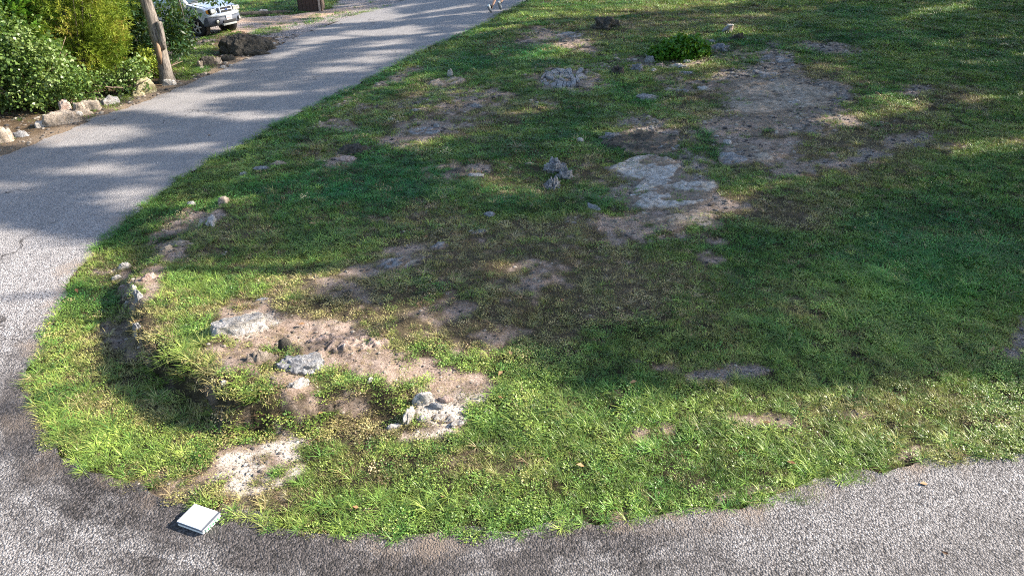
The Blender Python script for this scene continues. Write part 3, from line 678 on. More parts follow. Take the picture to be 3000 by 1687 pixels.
def build_shade_trees():
    N = 125000
    ty = 2.0 + RNG.random(N) * 52; hw = ty * .75 + 4
    tx = -1.25 * hw + RNG.random(N) * 2.5 * hw
    ty = np.concatenate([ty, RNG.random(26000) * 45]); tx = np.concatenate([tx, 8 + RNG.random(26000) * 30])
    ry = 9 + RNG.random(16000) * 26; rx = -14 + RNG.random(16000) * 16; kk = road_off(rx, ry) <= 0; tx = np.concatenate([tx, rx[kk]]); ty = np.concatenate([ty, ry[kk]])
    tz = height(tx, ty, False)
    u, v, d = project(tx, ty, tz)
    seen = (u > -200) & (u < 3250) & (v > -70) & (v < 1900)
    ok = ~lit_at(u, v, tx, ty) & (seen | (RNG.random(len(tx)) < .12))
    # loose crowns over the road: many small gaps
    on_road = (road_off(tx, ty) <= 0) | (in_poly(LITTER, tx, ty))
    gaps = fbm(tx * .45, ty * 1.7, 4)
    ok &= ~(on_road & (gaps > .57)); ok &= ~(fbm(tx * .55 + 31, ty * 1.1 + 7, 4) > .68)
    tx, ty, tz = tx[ok], ty[ok], tz[ok]
    T = np.array(SHADE_TREES); owner = np.full(len(tx), -1); C = np.zeros((len(tx), 3)); cnt = np.zeros(len(tx))
    for k in RNG.permutation(len(T)):
        cx, cy, cz, rr_, rz = T[k]
        # ray p + t*SUN against the crown ellipsoid
        o = np.stack([(tx - cx) / rr_, (ty - cy) / rr_, (tz - cz) / rz], 1); dd = np.array([SUN[0] / rr_, SUN[1] / rr_, SUN[2] / rz])
        A = dd @ dd; B = o @ dd; Cc = (o * o).sum(1) - 1; disc = B * B - A * Cc
        hit = disc > 0; sq = np.sqrt(np.where(hit, disc, 0)); t0 = (-B - sq) / A; t1 = (-B + sq) / A; hit &= t1 > 0
        cnt += hit
        pick = hit & (RNG.random(len(tx)) < 1.0 / np.maximum(cnt, 1))
        f = RNG.random(len(tx)) ** 1.0
        t = t0 + (t1 - t0) * f
        owner = np.where(pick, k, owner); P = np.stack([tx, ty, tz], 1) + t[:, None] * SUN
        C = np.where(pick[:, None], P, C)
    print("SHADE targets", len(tx), "missed", (owner < 0).sum(), "road", on_road[ok].sum(), "road missed", ((owner < 0) & on_road[ok]).sum())
    for k, (cx, cy, cz, rr_, rz) in enumerate(SHADE_TREES):
        c = C[owner == k]; c = c[c[:, 2] > 3.4]
        root = empty("shade_tree", (cx, cy, H(cx, cy)))
        tag(root, SHADE_LABELS[k], "tree", "tall trees shading the lawn")
        base = root.location
        th = cz + rz * .5
        pts_ = [(0, 0, 0), (.1, .05, th * .25), (-.05, .1, th * .5), (.1, 0, th * .8), (0, 0, th)]
        tube("trunk", pts_, [.36, .30, .26, .16, .05], BARK, root, 10)
        vs, fs = [], []
        for b in range(9):
            a = b * 2.4; z0 = th * (.35 + .06 * b); L = rr_ * random.uniform(.55, .85)
            tube_data(vs, fs, [(0, 0, z0), (math.cos(a) * L * .5, math.sin(a) * L * .5, z0 + L * .25), (math.cos(a) * L, math.sin(a) * L, z0 + L * .6)], [.10, .06, .02], 6)
        mesh("limbs", vs, fs, BARK, root, True)
        if len(c) == 0: continue
        leaves_mesh("foliage", c - np.array(base), 5, .15, .19, LEAF_M, root)
def tube_data(vs, fs, pts_, rad, seg=8, cap=True):
    b0 = len(vs); n = len(pts_)
    for i in range(n):
        p = Vector(pts_[i]); q = Vector(pts_[min(i + 1, n - 1)]); o = Vector(pts_[max(i - 1, 0)])
        t = (q - o).normalized(); s = t.cross(Vector((0, 1, 0.01))).normalized() if abs(t.y) < .95 else t.cross(Vector((1, 0, 0))).normalized(); w = t.cross(s)
        r = rad[i]
        for k in range(seg):
            a = 2 * math.pi * k / seg; vs.append(p + (s * math.cos(a) + w * math.sin(a)) * r)
    for i in range(n - 1):
        for k in range(seg):
            a, b = b0 + i * seg + k, b0 + i * seg + (k + 1) % seg; fs.append((a, b, b + seg, a + seg))
    if cap: fs.append(tuple(b0 + (n - 1) * seg + k for k in range(seg))); fs.append(tuple(b0 + k for k in reversed(range(seg))))
def tube(name, pts_, rad, mat, parent, seg=8):
    vs, fs = [], []; tube_data(vs, fs, pts_, rad, seg); return mesh(name, vs, fs, mat, parent, True)
def rand_dirs(n):
    d = RNG.normal(size=(n, 3)); return d / np.linalg.norm(d, axis=1)[:, None]
def leaves_mesh(name, centers, per, spread, size, mat, parent, elong=.55, up=.4, tint=None):
    """per kite-shaped leaves scattered about every centre"""
    n = len(centers) * per
    c = np.repeat(centers, per, 0) + RNG.normal(size=(n, 3)) * spread * np.array([1, 1, .7])
    a = rand_dirs(n); nrm = rand_dirs(n) + np.array([0, 0, up]); b = np.cross(nrm, a); b /= np.linalg.norm(b, axis=1)[:, None] + 1e-9
    L = size * (.6 + .8 * RNG.random(n))[:, None]; W = L * elong
    V = np.stack([c - a * L * .5, c + b * W * .5, c + a * L * .5, c - b * W * .5], 1).reshape(-1, 3)
    F = np.arange(n * 4).reshape(-1, 4)
    tn = np.repeat(np.clip((tint if tint is not None else np.repeat(RNG.random(len(centers)), per)) * .6 + .4 * RNG.random(n), 0, 1), 4)
    return np_mesh(name, V, F, 4, dict(tint=tn), mat, parent)
build_shade_trees()
# ------------------------------------------------------------------ rocks
def rockmat(name, lo, hi, lichen=(.05, .05, .05), lf=.55, warm=None):
    n = NT(name); P = n.coord()
    a = n.noise(P, 7, 6, .7, .4); b = n.noise(P, 28, 5, .7); w = n.noise(P, 3, 4, .6, 1.2)
    c = n.mix(n.ramp(a, [(.38, 0), (.60, 1)]), lo, hi)
    if warm: c = n.mix(n.ramp(w, [(.5, 0), (.68, .8)]), c, warm)
    c = n.mix(n.ramp(n.math('ADD', n.math('MULTIPLY', a, .5), n.math('MULTIPLY', b, .5)), [(lf - .06, 0), (lf + .04, .85)]), c, lichen)
    pr = n.attr("proud"); c = n.mix(n.math('MULTIPLY', n.ramp(n.math('ADD', pr, n.math('MULTIPLY', b, .5)), [(.42, 1), (.60, 0)]), n.attr("sheet")), c, n.mix(b, (.09, .06, .045), (.38, .30, .23)))
    wv = n.n("VectorMath", operation='MULTIPLY_ADD'); nc = n.n("TexNoise"); n.l(P, nc.inputs["Vector"]); nc.inputs["Scale"].default_value = 2.5; nc.inputs["Detail"].default_value = 5
    n.l(nc.outputs["Color"], wv.inputs[0]); wv.inputs[1].default_value = (.9, .9, .9); n.l(P, wv.inputs[2])
    crack = n.voro(n.mapping(wv.outputs[0], (1.6, 4.0, 2.0)), 1.3, 'DISTANCE_TO_EDGE'); c = n.mix(n.math('MULTIPLY', n.ramp(crack, [(.0, .75), (.03, 0)]), n.ramp(w, [(.4, 0), (.55, 1)])), c, (.03, .025, .02))
    pit = n.noise(P, 14, 5, .8, .6); c = n.mix(n.ramp(pit, [(.56, 0), (.66, .8)]), c, lichen)
    n.bsdf(c, .93, 0, .2, n.bump(n.math('SUBTRACT', n.math('ADD', n.math('MULTIPLY', b, .5), a), n.math('MULTIPLY', pit, .8)), 1.0, .05)); return n.m
R_WHITE = rockmat("pale_limestone", (.26, .24, .22), (.64, .60, .56), (.10, .10, .11), .60, (.50, .40, .30))
R_GREY = rockmat("weathered_limestone", (.13, .13, .14), (.44, .44, .45), (.05, .05, .055), .56, (.34, .28, .22))
R_DARK = rockmat("dark_lichen_rock", (.035, .032, .027), (.13, .115, .095), (.015, .015, .014), .56)
R_TAN = rockmat("tan_fieldstone", (.22, .18, .14), (.48, .40, .33), (.10, .07, .05), .62, (.46, .34, .24))
R_MOSS = rockmat("mossy_fieldstone", (.20, .17, .08), (.48, .42, .30), (.08, .10, .02), .58, (.22, .24, .06))
R_PINK = rockmat("pinkish_rock", (.30, .20, .16), (.60, .48, .42), (.05, .04, .04), .56)
def rock_mesh(name, w, d, h, rough=.35, flatn=0.0, sub=4, seed=0, mat=None, steps=0.0, parent=None, freq=1.6, angular=.0):
    bm = bmesh.new(); bmesh.ops.create_icosphere(bm, subdivisions=sub, radius=1.0)
    o = Vector((seed * 3.7, seed * 1.3, seed * 5.1))
    for v in bm.verts:
        p = v.co.copy(); n1 = mnoise.noise(p * freq + o); n2 = mnoise.noise(p * freq * 2.3 + o); n3 = mnoise.noise(p * freq * 6 + o); n4 = abs(mnoise.noise(p * freq * 3.1 + o * 2))
        if angular:
            c = mnoise.cell(p * 1.7 + o); m = max(abs(p.x), abs(p.y), abs(p.z)); p = p.lerp(p / m * .86, angular)
        k = 1 + rough * (.95 * n1 + .45 * n2 + .12 * n3 - .28 * n4)
        p = p * k
        if flatn: 
            lim = 1 - flatn
            top = lim + .10 * n2 + .06 * n3
            if p.z > top: p.z = top + (p.z - top) * .15
        if steps: p.z = p.z + steps * math.sin(p.z * 9 + n1 * 4) * .25
        v.co = Vector((p.x * w * .5, p.y * d * .5, p.z * h))
    me = bpy.data.meshes.new(name); bm.to_mesh(me); bm.free()
    return link(name, me, mat, parent, False if angular > .5 else True)
def outcrop(name, p, w, d, rz, rise, mat, seed, res):
    """bedded rock rising through the soil: its own relief decides where it shows"""
    nx = int(min(120, max(16, w * 1.5 / res))); ny = int(min(110, max(14, d * 1.5 / res)))
    sx, sy = np.meshgrid(np.linspace(-.78, .78, nx), np.linspace(-.78, .78, ny)); c, s_ = math.cos(rz), math.sin(rz)
    lx, ly = sx * w, sy * d; X = p.x + lx * c - ly * s_; Y = p.y + lx * s_ + ly * c; Z = height(X, Y)
    o = seed * 3.77; fr = 1.3 / max(.35, min(w, d))
    r = np.hypot(sx, sy) / .5 + (fbm(X * fr * 1.6 + o, Y * fr * 1.6, 4) - .5) * 1.1
    e = sstep(1.35, .55, r) if 'field' in name else sstep(1.12, .70, r)
    a = rz + .5; U = X * math.cos(a) + Y * math.sin(a); Vv = -X * math.sin(a) + Y * math.cos(a)
    f = fbm(U * fr * 1.3 + o, Vv * fr * 4.0, 5) * .6 + .4 * fbm(X * fr * 2.4 + o, Y * fr * 2.4, 4); t = f * 6; terr = (np.floor(t) + sstep(.55, .95, t - np.floor(t))) / 6
    fine_ = fbm(X / max(res, .01) * .22, Y / max(res, .01) * .22, 3) - .5
    fld = 'field' in name
    off = rise * (1.25 * e * (.46 + (1.5 if fld else 1.0) * (terr - (.46 if fld else .40))) - .32) + fine_ * rise * (.5 if fld else .22)
    off = np.where(off > rise * .8, rise * .8 + (off - rise * .8) * .35, off)
    off = off - .06 * sstep(.66, .77, np.maximum(abs(sx), abs(sy)))
    skirt = np.maximum(abs(sx), abs(sy)) > .775; off = np.where(skirt, -.25, off)
    Vt = np.stack([X - p.x, Y - p.y, Z + off - p.z], -1).reshape(-1, 3); i = np.arange(ny - 1)[:, None] * nx + np.arange(nx - 1)[None, :]
    F = np.stack([i, i + 1, i + nx + 1, i + nx], -1).reshape(-1, 4)
    o_ = np_mesh(name, Vt, F, 4, dict(proud=np.clip(off / max(rise, .02), 0, 1).ravel() * .9, sheet=np.ones(nx * ny)), mat, smooth=True); o_.location = p; return o_
_rs = [100]
def rock(u, v, wpx, hpx, mat, label, name="rock", rise=.25, rz=0.0, flatn=.0, rough=.35, sub=4, depthratio=None, sink=.3, steps=0, ang=0.0, freq=1.6, cat="rock", group=None):
    """rock whose base stands at photo position (u, v + hpx/2); width in photo pixels, rise in metres"""
    p = unproj(u, v + hpx * .30); k = FPX / float(project(p.x, p.y, p.z)[2]); w = wpx / k
    dep = math.atan2(CAM_H - p.z, math.hypot(p.x, p.y))
    d = depthratio * w if depthratio else max((hpx / k - rise * math.cos(dep)) / math.sin(dep), w * .35)
    _rs[0] += 1
    if flatn >= .4:
        vd = math.atan2(-p.x, p.y)
        return tag(outcrop(name, p, w * 1.1, max(d, w * .3) * 1.1, vd + rz, rise * 1.0 + .015, mat, _rs[0], 2.6 / k), label, cat, group)
    o = rock_mesh(name, w * 1.04, d, rise * 1.1, rough, flatn, sub, _rs[0], mat, steps, None, freq, ang)
    vd = math.atan2(-p.x, p.y)
    fw = Vector((-math.sin(vd), math.cos(vd), 0))
    o.location = p - Vector((0, 0, rise * sink * .6)); o.rotation_euler = (0, 0, vd + rz)
    return tag(o, label, cat, group)

ledge = "limestone ledges showing through the lawn"
rock(700, 945, 165, 75, R_WHITE, "broad white limestone slab with straight left edge at the head of the bare patch", "limestone_slab", .24, .1, .38, .28, 5, sink=.25, ang=.55, group=ledge)
rock(885, 1048, 130, 100, R_GREY, "pale grey pitted rock with a dark knob, lying in the middle of the bare patch", "limestone_rock", .20, -.3, .36, .36, 5, freq=1.3, ang=.35, group=ledge)
rock(838, 1012, 42, 32, R_DARK, "small dark knob on the upper left corner of the pale pitted rock", "knobbly_rock", .17, 0, 0, .3, 3, group=ledge)
rock(872, 1120, 70, 38, R_WHITE, "bright white lump just below the pale grey pitted rock", "limestone_rock", .10, .4, .2, .5, 4, group=ledge)
rock(656, 1118, 20, 18, R_WHITE, "single small white stone on the shaded bank below the white slab", "stone", .05, 0, 0, .25, 3)
rock(1084, 1112, 24, 16, R_WHITE, "cream stone on the bare soil up and left of the white boulder cluster", "stone", .05, .5, 0, .3, 3)
rock(770, 1040, 120, 50, R_TAN, "crumbling tan bedrock under the thin dry grass left of the pitted rock", "bedrock_field", .16, .2, .5, .4, 5, group=ledge)
rock(1000, 985, 260, 60, R_PINK, "pinkish rubble and bedrock crumbs right of the white slab", "bedrock_field", .08, -.1, .5, .4, 5, group=ledge)
cl = "white boulders in the bright cluster near the lower verge"
rock(1243, 1163, 62, 44, R_WHITE, "upper white boulder with a grey hollow in the bright cluster near the lower verge", "limestone_rock", .15, .2, .2, .45, 4, group=cl)
rock(1275, 1187, 42, 22, R_GREY, "smooth grey stone wedged under the upper white boulder of the bright cluster", "stone", .08, -.2, .2, .2, 4, group=cl)
rock(1200, 1214, 56, 46, R_WHITE, "tall white boulder on the left side of the bright cluster", "limestone_rock", .16, .9, .1, .4, 4, group=cl)
rock(1153, 1246, 44, 26, R_WHITE, "lowest left white stone of the bright cluster, edged by grass", "stone", .07, .2, .2, .35, 4, group=cl)
rock(1240, 1222, 34, 24, R_WHITE, "small white split stone in the middle of the bright cluster", "stone", .08, .2, .2, .5, 3, group=cl)
rock(1298, 1218, 62, 34, R_WHITE, "flat white stone at the centre right of the bright cluster", "limestone_rock", .06, -.2, .4, .45, 4, group=cl)
rock(1345, 1232, 56, 30, R_WHITE, "flat white stone at the right end of the bright cluster", "limestone_rock", .05, .3, .5, .5, 4, group=cl)
rock(1425, 1206, 30, 18, R_WHITE, "lone white stone to the right of the bright cluster", "stone", .05, 0, 0, .4, 3)
rock(1305, 1165, 40, 26, R_PINK, "pinkish stone at the upper right of the bright cluster", "stone", .07, 0, .2, .5, 3, group=cl)
rock(1152, 762, 105, 52, R_GREY, "bluish grey ledge with a dark back edge above the pale soil tongue", "limestone_ledge", .10, .25, .55, .4, 5, sink=.2, group=ledge)
rock(1285, 712, 58, 40, R_GREY, "blocky grey ledge step next up from the bluish ledge at the green turf", "limestone_ledge", .12, .3, .45, .5, 4, group=ledge)
rock(1400, 672, 62, 22, R_GREY, "low flat grey stone right of the blocky ledge step", "limestone_ledge", .05, .2, .6, .4, 4, group=ledge)
rock(1355, 655, 36, 10, R_GREY, "sliver of grey stone just above the low flat grey stone", "limestone_ledge", .03, .2, .6, .4, 3, group=ledge)
rock(1435, 624, 34, 22, R_GREY, "small upright grey stone highest in the row of ledges on the mid lawn", "stone", .08, 0, .3, .4, 3, group=ledge)
rock(1322, 620, 28, 10, R_GREY, "thin grey stone flush in the turf left of the small upright grey stone", "stone", .03, 0, .5, .3, 3, group=ledge)
rock(768, 874, 40, 16, R_GREY, "small pale stone in the lit grass above the broad white slab", "stone", .04, 0, .3, .3, 3)
kn = "knobbly karst rocks in the middle of the lawn"
rock(1626, 485, 62, 48, R_GREY, "upper knobbly pitted rock of the pair on the middle lawn", "karst_rock", .20, .2, 0, .62, 5, depthratio=.8, freq=2.6, group=kn)
rock(1655, 510, 44, 30, R_GREY, "right shoulder of the knobbly pitted rocks on the middle lawn", "karst_rock", .18, .5, 0, .6, 4, depthratio=.8, freq=2.6, group=kn)
rock(1620, 538, 46, 36, R_GREY, "lower knobbly pitted rock of the pair on the middle lawn", "karst_rock", .18, .9, 0, .62, 5, depthratio=.8, freq=2.6, group=kn)
rock(1738, 597, 26, 34, R_GREY, "narrow grey stone in brown turf left of the big pale slab's tail", "stone", .05, .6, .3, .4, 3)
sl = "big bedrock outcrop on the upper lawn"
rock(2300, 255, 330, 120, R_TAN, "wide field of broken grey brown bedrock showing through the large gravel patch", "bedrock_field", .07, .15, .5, .4, 5, group=sl)
rock(2270, 168, 110, 60, R_GREY, "narrow upper arm of broken bedrock reaching toward the bush", "bedrock_field", .07, .5, .5, .4, 5, group=sl)
rock(2180, 440, 130, 60, R_TAN, "broken bedrock at the lower tip of the large gravel patch", "bedrock_field", .05, .2, .5, .4, 5, group=sl)
rock(1900, 460, 190, 80, R_WHITE, "upper left part of the pale slab next to the broken dark ledge", "bedrock_slab", .09, .2, .6, .3, 5, group=sl)
rock(1925, 575, 150, 60, R_WHITE, "lower tongue of the pale slab reaching toward the camera", "bedrock_slab", .06, .5, .6, .3, 5, group=sl)
rock(1975, 515, 215, 120, R_WHITE, "big pale blue grey bedrock slab, the largest bare slab on the lawn", "bedrock_slab", .10, -.25, .62, .28, 6, sink=.1, steps=.3, freq=1.9, group=sl)
rock(1880, 395, 200, 75, R_DARK, "dark broken ledge along the top of the big pale slab", "bedrock_ledge", .20, .1, .4, .5, 5, sink=.25, freq=2.5, group=sl)
rock(1790, 398, 60, 28, R_GREY, "grey jagged tip at the left end of the dark broken ledge", "bedrock_ledge", .16, .3, .2, .55, 4, freq=2.4, group=sl)
rock(1800, 418, 60, 30, R_DARK, "dark lichened lump below the left end of the broken ledge", "bedrock_ledge", .10, 0, .3, .5, 4, group=sl)
rock(1960, 425, 70, 34, R_GREY, "grey lump on the right shoulder above the big pale slab", "bedrock_ledge", .10, .1, .4, .45, 4, group=sl)
rock(1985, 610, 230, 80, R_TAN, "crumbled tan bedrock tailing off below the big pale slab", "bedrock_field", .06, .15, .5, .4, 5, group=sl)
rock(2045, 530, 60, 34, R_GREY, "small bluish ledge at the right foot of the big pale slab", "bedrock_ledge", .07, .1, .5, .45, 4, group=sl)
rock(1870, 570, 50, 18, R_WHITE, "pale flat stone at the foot of the big pale slab", "stone", .04, .1, .5, .3, 3, group=sl)
rock(1700, 407, 22, 14, R_WHITE, "small white stone left of the dark broken ledge", "stone", .06, 0, 0, .3, 3)
rock(2330, 287, 62, 24, R_WHITE, "pale slab in the middle of the large dark gravel patch", "limestone_slab", .06, .2, .6, .3, 4, group=ledge)
rock(2400, 266, 90, 30, R_TAN, "tan layered ledge at the right edge of the large gravel patch", "limestone_ledge", .10, .1, .5, .4, 5, group=ledge)
rock(2245, 210, 70, 32, R_GREY, "dark grey ledge crossing the upper part of the large gravel patch", "limestone_ledge", .08, .4, .5, .5, 4, group=ledge)
rock(2292, 170, 58, 26, R_GREY, "grey broken ledge at the top of the large gravel patch", "limestone_ledge", .08, .4, .5, .5, 4, group=ledge)
rock(2150, 455, 84, 40, R_GREY, "streaky grey ledge at the lower left of the large gravel patch", "limestone_ledge", .09, .1, .5, .5, 4, group=ledge)
rock(2132, 412, 26, 18, R_WHITE, "white stone on bare soil just above the streaky grey ledge", "stone", .06, 0, 0, .4, 3)
rock(2099, 398, 18, 9, R_WHITE, "small oval white stone left of the white stone on bare soil", "stone", .04, 0, .2, .2, 3)
rock(2060, 255, 34, 16, R_WHITE, "bluish white stone in the turf below the leafy bush", "stone", .06, 0, .3, .4, 3)
rock(1895, 280, 60, 26, R_GREY, "grey ledge tip at the left end of the low ridge above the bright turf", "limestone_ledge", .12, .2, .2, .5, 4, group=ledge)
rock(1985, 262, 80, 16, R_GREY, "long low grey ledge in the ridge above the bright turf", "limestone_ledge", .07, 0, .4, .5, 4, group=ledge)
bs = "jagged rocks strung out below the leafy bush"
for (u, v, w, h, m, l, rs) in [(1808, 205, 34, 34, R_DARK, "dark slanting rock at the left end of the string below the bush", .22), (1868, 197, 30, 26, R_GREY, "greenish grey jagged rock second in the string below the bush", .18),
                               (1902, 175, 34, 24, R_GREY, "bluish rock leaning against the left foot of the bush", .2), (1915, 205, 16, 12, R_WHITE, "small white pointed stone below the bluish rock by the bush", .08),
                               (1935, 190, 26, 16, R_PINK, "pinkish stone directly under the left half of the bush", .1), (1986, 193, 44, 14, R_WHITE, "pale ragged ledge under the right half of the bush", .1),
                               (2012, 180, 22, 10, R_WHITE, "small pale stone at the right foot of the bush", .08), (2008, 212, 52, 12, R_GREY, "low greenish stone just below the pale ragged ledge by the bush", .06),
                               (2112, 138, 46, 26, R_GREY, "grey hummock of rock to the right of the bush", .18), (2080, 122, 34, 12, R_GREY, "low bluish rock behind the right side of the bush", .1)]:
    rock(u, v, w, h, m, l, "jagged_rock", rs, random.uniform(-.5, .5), .1, .6, 4, freq=2.4, group=bs)
rock(2160, 112, 42, 20, R_DARK, "black and white split rock below the little stump", "rock", .18, .2, 0, .7, 4, freq=2.6)
rock(1775, 70, 78, 36, R_DARK, "dark humped boulder at the top of the lawn near the road", "boulder", .30, .2, 0, .55, 5, freq=2.3)
rock(1670, 100, 90, 22, R_GREY, "low scatter ledge below and left of the dark humped boulder", "limestone_ledge", .12, 0, .4, .6, 4, freq=2.6, group=ledge)
rock(1545, 125, 44, 12, R_DARK, "small dark ledge in the grass between the road and the humped boulder", "limestone_ledge", .08, 0, .4, .5, 4, group=ledge)
rock(1315, 232, 112, 34, R_TAN, "long tan ledge with small stones on it, lying nearest the road's far verge", "limestone_ledge", .14, .25, .4, .4, 5, group=ledge)
rock(1320, 222, 18, 9, R_WHITE, "little white stone perched on the long tan ledge", "stone", .22, 0, 0, .3, 3)
rock(1240, 382, 96, 30, R_GREY, "flat ledge with a pale patch beside lit straw coloured turf", "limestone_ledge", .10, .1, .5, .4, 4, group=ledge)
rock(1222, 382, 36, 12, R_WHITE, "white plate lying on the flat ledge beside the straw coloured turf", "stone", .15, 0, .4, .3, 3)
rock(1280, 370, 22, 12, R_GREY, "small greenish stone at the right end of the flat ledge", "stone", .10, 0, 0, .4, 3)
rock(1037, 430, 90, 44, R_DARK, "dark grey flat topped boulder set in the turf left of centre", "boulder", .20, .2, .35, .35, 5, group=ledge)
rock(1012, 462, 60, 24, R_PINK, "pinkish ledge in front of the dark flat topped boulder", "limestone_ledge", .08, .2, .3, .4, 4, group=ledge)
rock(1345, 492, 120, 40, R_DARK, "dark flat ledge with pale lower edge left of the knobbly rocks", "limestone_ledge", .10, .1, .5, .4, 5, group=ledge)
rock(1395, 508, 46, 16, R_WHITE, "pale crumbly stone right of the dark flat ledge", "stone", .04, 0, .3, .4, 3)
rock(1395, 310, 36, 14, R_GREY, "small grey knob amid the thin turf below the long tan ledge", "stone", .10, 0, .2, .4, 3)
rock(1215, 322, 26, 10, R_GREY, "grey stone left of the small knob amid thin turf", "stone", .06, 0, .2, .4, 3)
rock(1146, 348, 26, 10, R_WHITE, "pale flat stone in shaded brown turf toward the road", "stone", .05, 0, .2, .4, 3)
rock(1550, 478, 26, 10, R_TAN, "tan stone flush with the turf left of the knobbly rocks", "stone", .05, 0, .2, .3, 3)
# little split stump on the upper lawn
# stones on the lip of the bank and in the ditch
lp = "pale stones along the lip of the ditch"
for (u, v, w, h, l, rs, m) in [(815, 478, 50, 16, "pale ledge at the upper end of the ditch lip", .08, R_TAN), (770, 492, 44, 14, "narrow pale stone below the upper end of the ditch lip", .07, R_GREY), (715, 510, 24, 14, "rounded pale stone between turf tufts on the ditch lip", .08, R_WHITE),
                               (655, 585, 30, 30, "pale upright edge stone where the ditch lip bends", .12, R_TAN), (620, 640, 26, 40, "long pale slanting stone edging the ditch", .09, R_WHITE), (592, 652, 20, 20, "round pale stone down in the ditch beside the slanting stone", .10, R_WHITE),
                               (560, 596, 24, 12, "oval white stone on the turf between road and ditch", .07, R_WHITE), (530, 712, 60, 16, "thin pale ledge curving along the ditch lip", .07, R_TAN), (491, 728, 32, 16, "tan rounded stone at the left end of the thin pale ledge", .08, R_TAN),
                               (440, 810, 50, 26, "brown broken edge stone at the ditch's narrow end", .10, R_PINK), (406, 862, 22, 40, "grey upright stone standing in the ditch's narrow end", .14, R_GREY), (394, 845, 14, 18, "small pale upright stone next to the grey upright stone", .10, R_WHITE),
                               (404, 960, 26, 30, "grey shaded stone in the bank below the ditch's narrow end", .12, R_GREY), (366, 778, 34, 20, "smooth white stone on the verge beside the road's bend", .09, R_WHITE), (342, 812, 26, 14, "small greyish white stone below the smooth white verge stone", .06, R_WHITE),
                               (360, 840, 28, 12, "pinkish white stone in the worn verge above the ditch end", .05, R_PINK), (374, 888, 16, 10, "white pebble in the dark hollow of the ditch end", .05, R_WHITE), (404, 621, 9, 7, "tiny white stone at the tarmac edge above the shaded verge", .04, R_WHITE)]:
    rock(u, v, w, h, m, l, "edge_stone", rs, random.uniform(-.4, .4), .1, .4, 4, group=lp)
# border stones on the far side of the road
bd = "border stones under the bushes beside the road"
for (u, v, w, h, l, rs, m, fl) in [(10, 402, 58, 50, "rounded tan boulder cut by the left edge of the picture", .40, R_TAN, 0), (62, 395, 44, 20, "small bluish stone between the rounded tan boulder and the vines", .14, R_GREY, 0), (120, 367, 30, 20, "cream white stone left of the long tan border boulder", .16, R_WHITE, 0),
                                   (182, 346, 98, 50, "long flat tan boulder, biggest of the border stones", .36, R_TAN, .2), (196, 322, 34, 22, "pinkish knob behind the long flat tan boulder", .34, R_PINK, 0), (272, 308, 50, 46, "square topped tan block among the border stones", .38, R_TAN, .35),
                                   (236, 318, 34, 34, "tan block leaning against the square topped block", .30, R_TAN, .2), (246, 330, 46, 20, "low pinkish stone in front of the square topped block", .16, R_TAN, .2), (232, 336, 26, 16, "whitish stone at the front of the square topped block", .12, R_WHITE, 0),
                                   (326, 298, 50, 24, "smooth cream stone right of the square topped block", .22, R_WHITE, 0), (303, 302, 22, 20, "brown shaded stone tucked beside the smooth cream stone", .18, R_TAN, 0), (427, 258, 62, 52, "mossy rounded boulder left of the tree trunk", .46, R_MOSS, 0),
                                   (404, 274, 34, 18, "low mossy stone at the foot of the mossy rounded boulder", .12, R_MOSS, 0), (497, 244, 38, 20, "white stone at the foot of the bare tree trunk", .18, R_WHITE, 0)]:
    rock(u, v, w, h, m, l, "border_stone", rs, random.uniform(-.3, .3), fl, .3, 4, ang=.45, group=bd)
big = rock(712, 135, 130, 60, R_DARK, "huge dark rough boulder beside the gravel drive", "boulder", .74, -.1, .25, .26, 6, depthratio=.75, freq=1.7)
rock(775, 134, 66, 36, R_DARK, "dark sloping shoulder rock at the right end of the huge boulder", "boulder", .36, .2, .1, .3, 5, depthratio=.8)
rock(755, 156, 70, 16, R_DARK, "low rubble ledge at the right front foot of the huge boulder", "rock", .18, 0, .2, .5, 4)
rock(608, 180, 42, 44, R_DARK, "angular grey slab leaning in front of the huge boulder", "rock", .36, .6, .2, .3, 4, depthratio=.6, ang=.6)
rock(592, 188, 26, 26, R_TAN, "tan rock propping the left foot of the angular grey slab", "rock", .24, .6, .2, .3, 4, ang=.5)
rock(632, 182, 36, 20, R_TAN, "small yellowish rock right of the angular grey slab", "rock", .22, 0, 0, .4, 4)
rock(668, 172, 40, 20, R_DARK, "dark stone in the huge boulder's shadow", "rock", .20, 0, 0, .4, 4)
rock(654, 196, 22, 9, R_WHITE, "cream stone on the verge strip below the yellowish rock", "stone", .07, 0, 0, .3, 3)
rock(676, 192, 14, 7, R_WHITE, "smaller cream stone right of the cream verge stone", "stone", .06, 0, 0, .3, 3)
rock(802, 128, 18, 7, R_WHITE, "cream stone lying where the verge meets the tarmac beyond the huge boulder", "stone", .07, 0, 0, .3, 3)

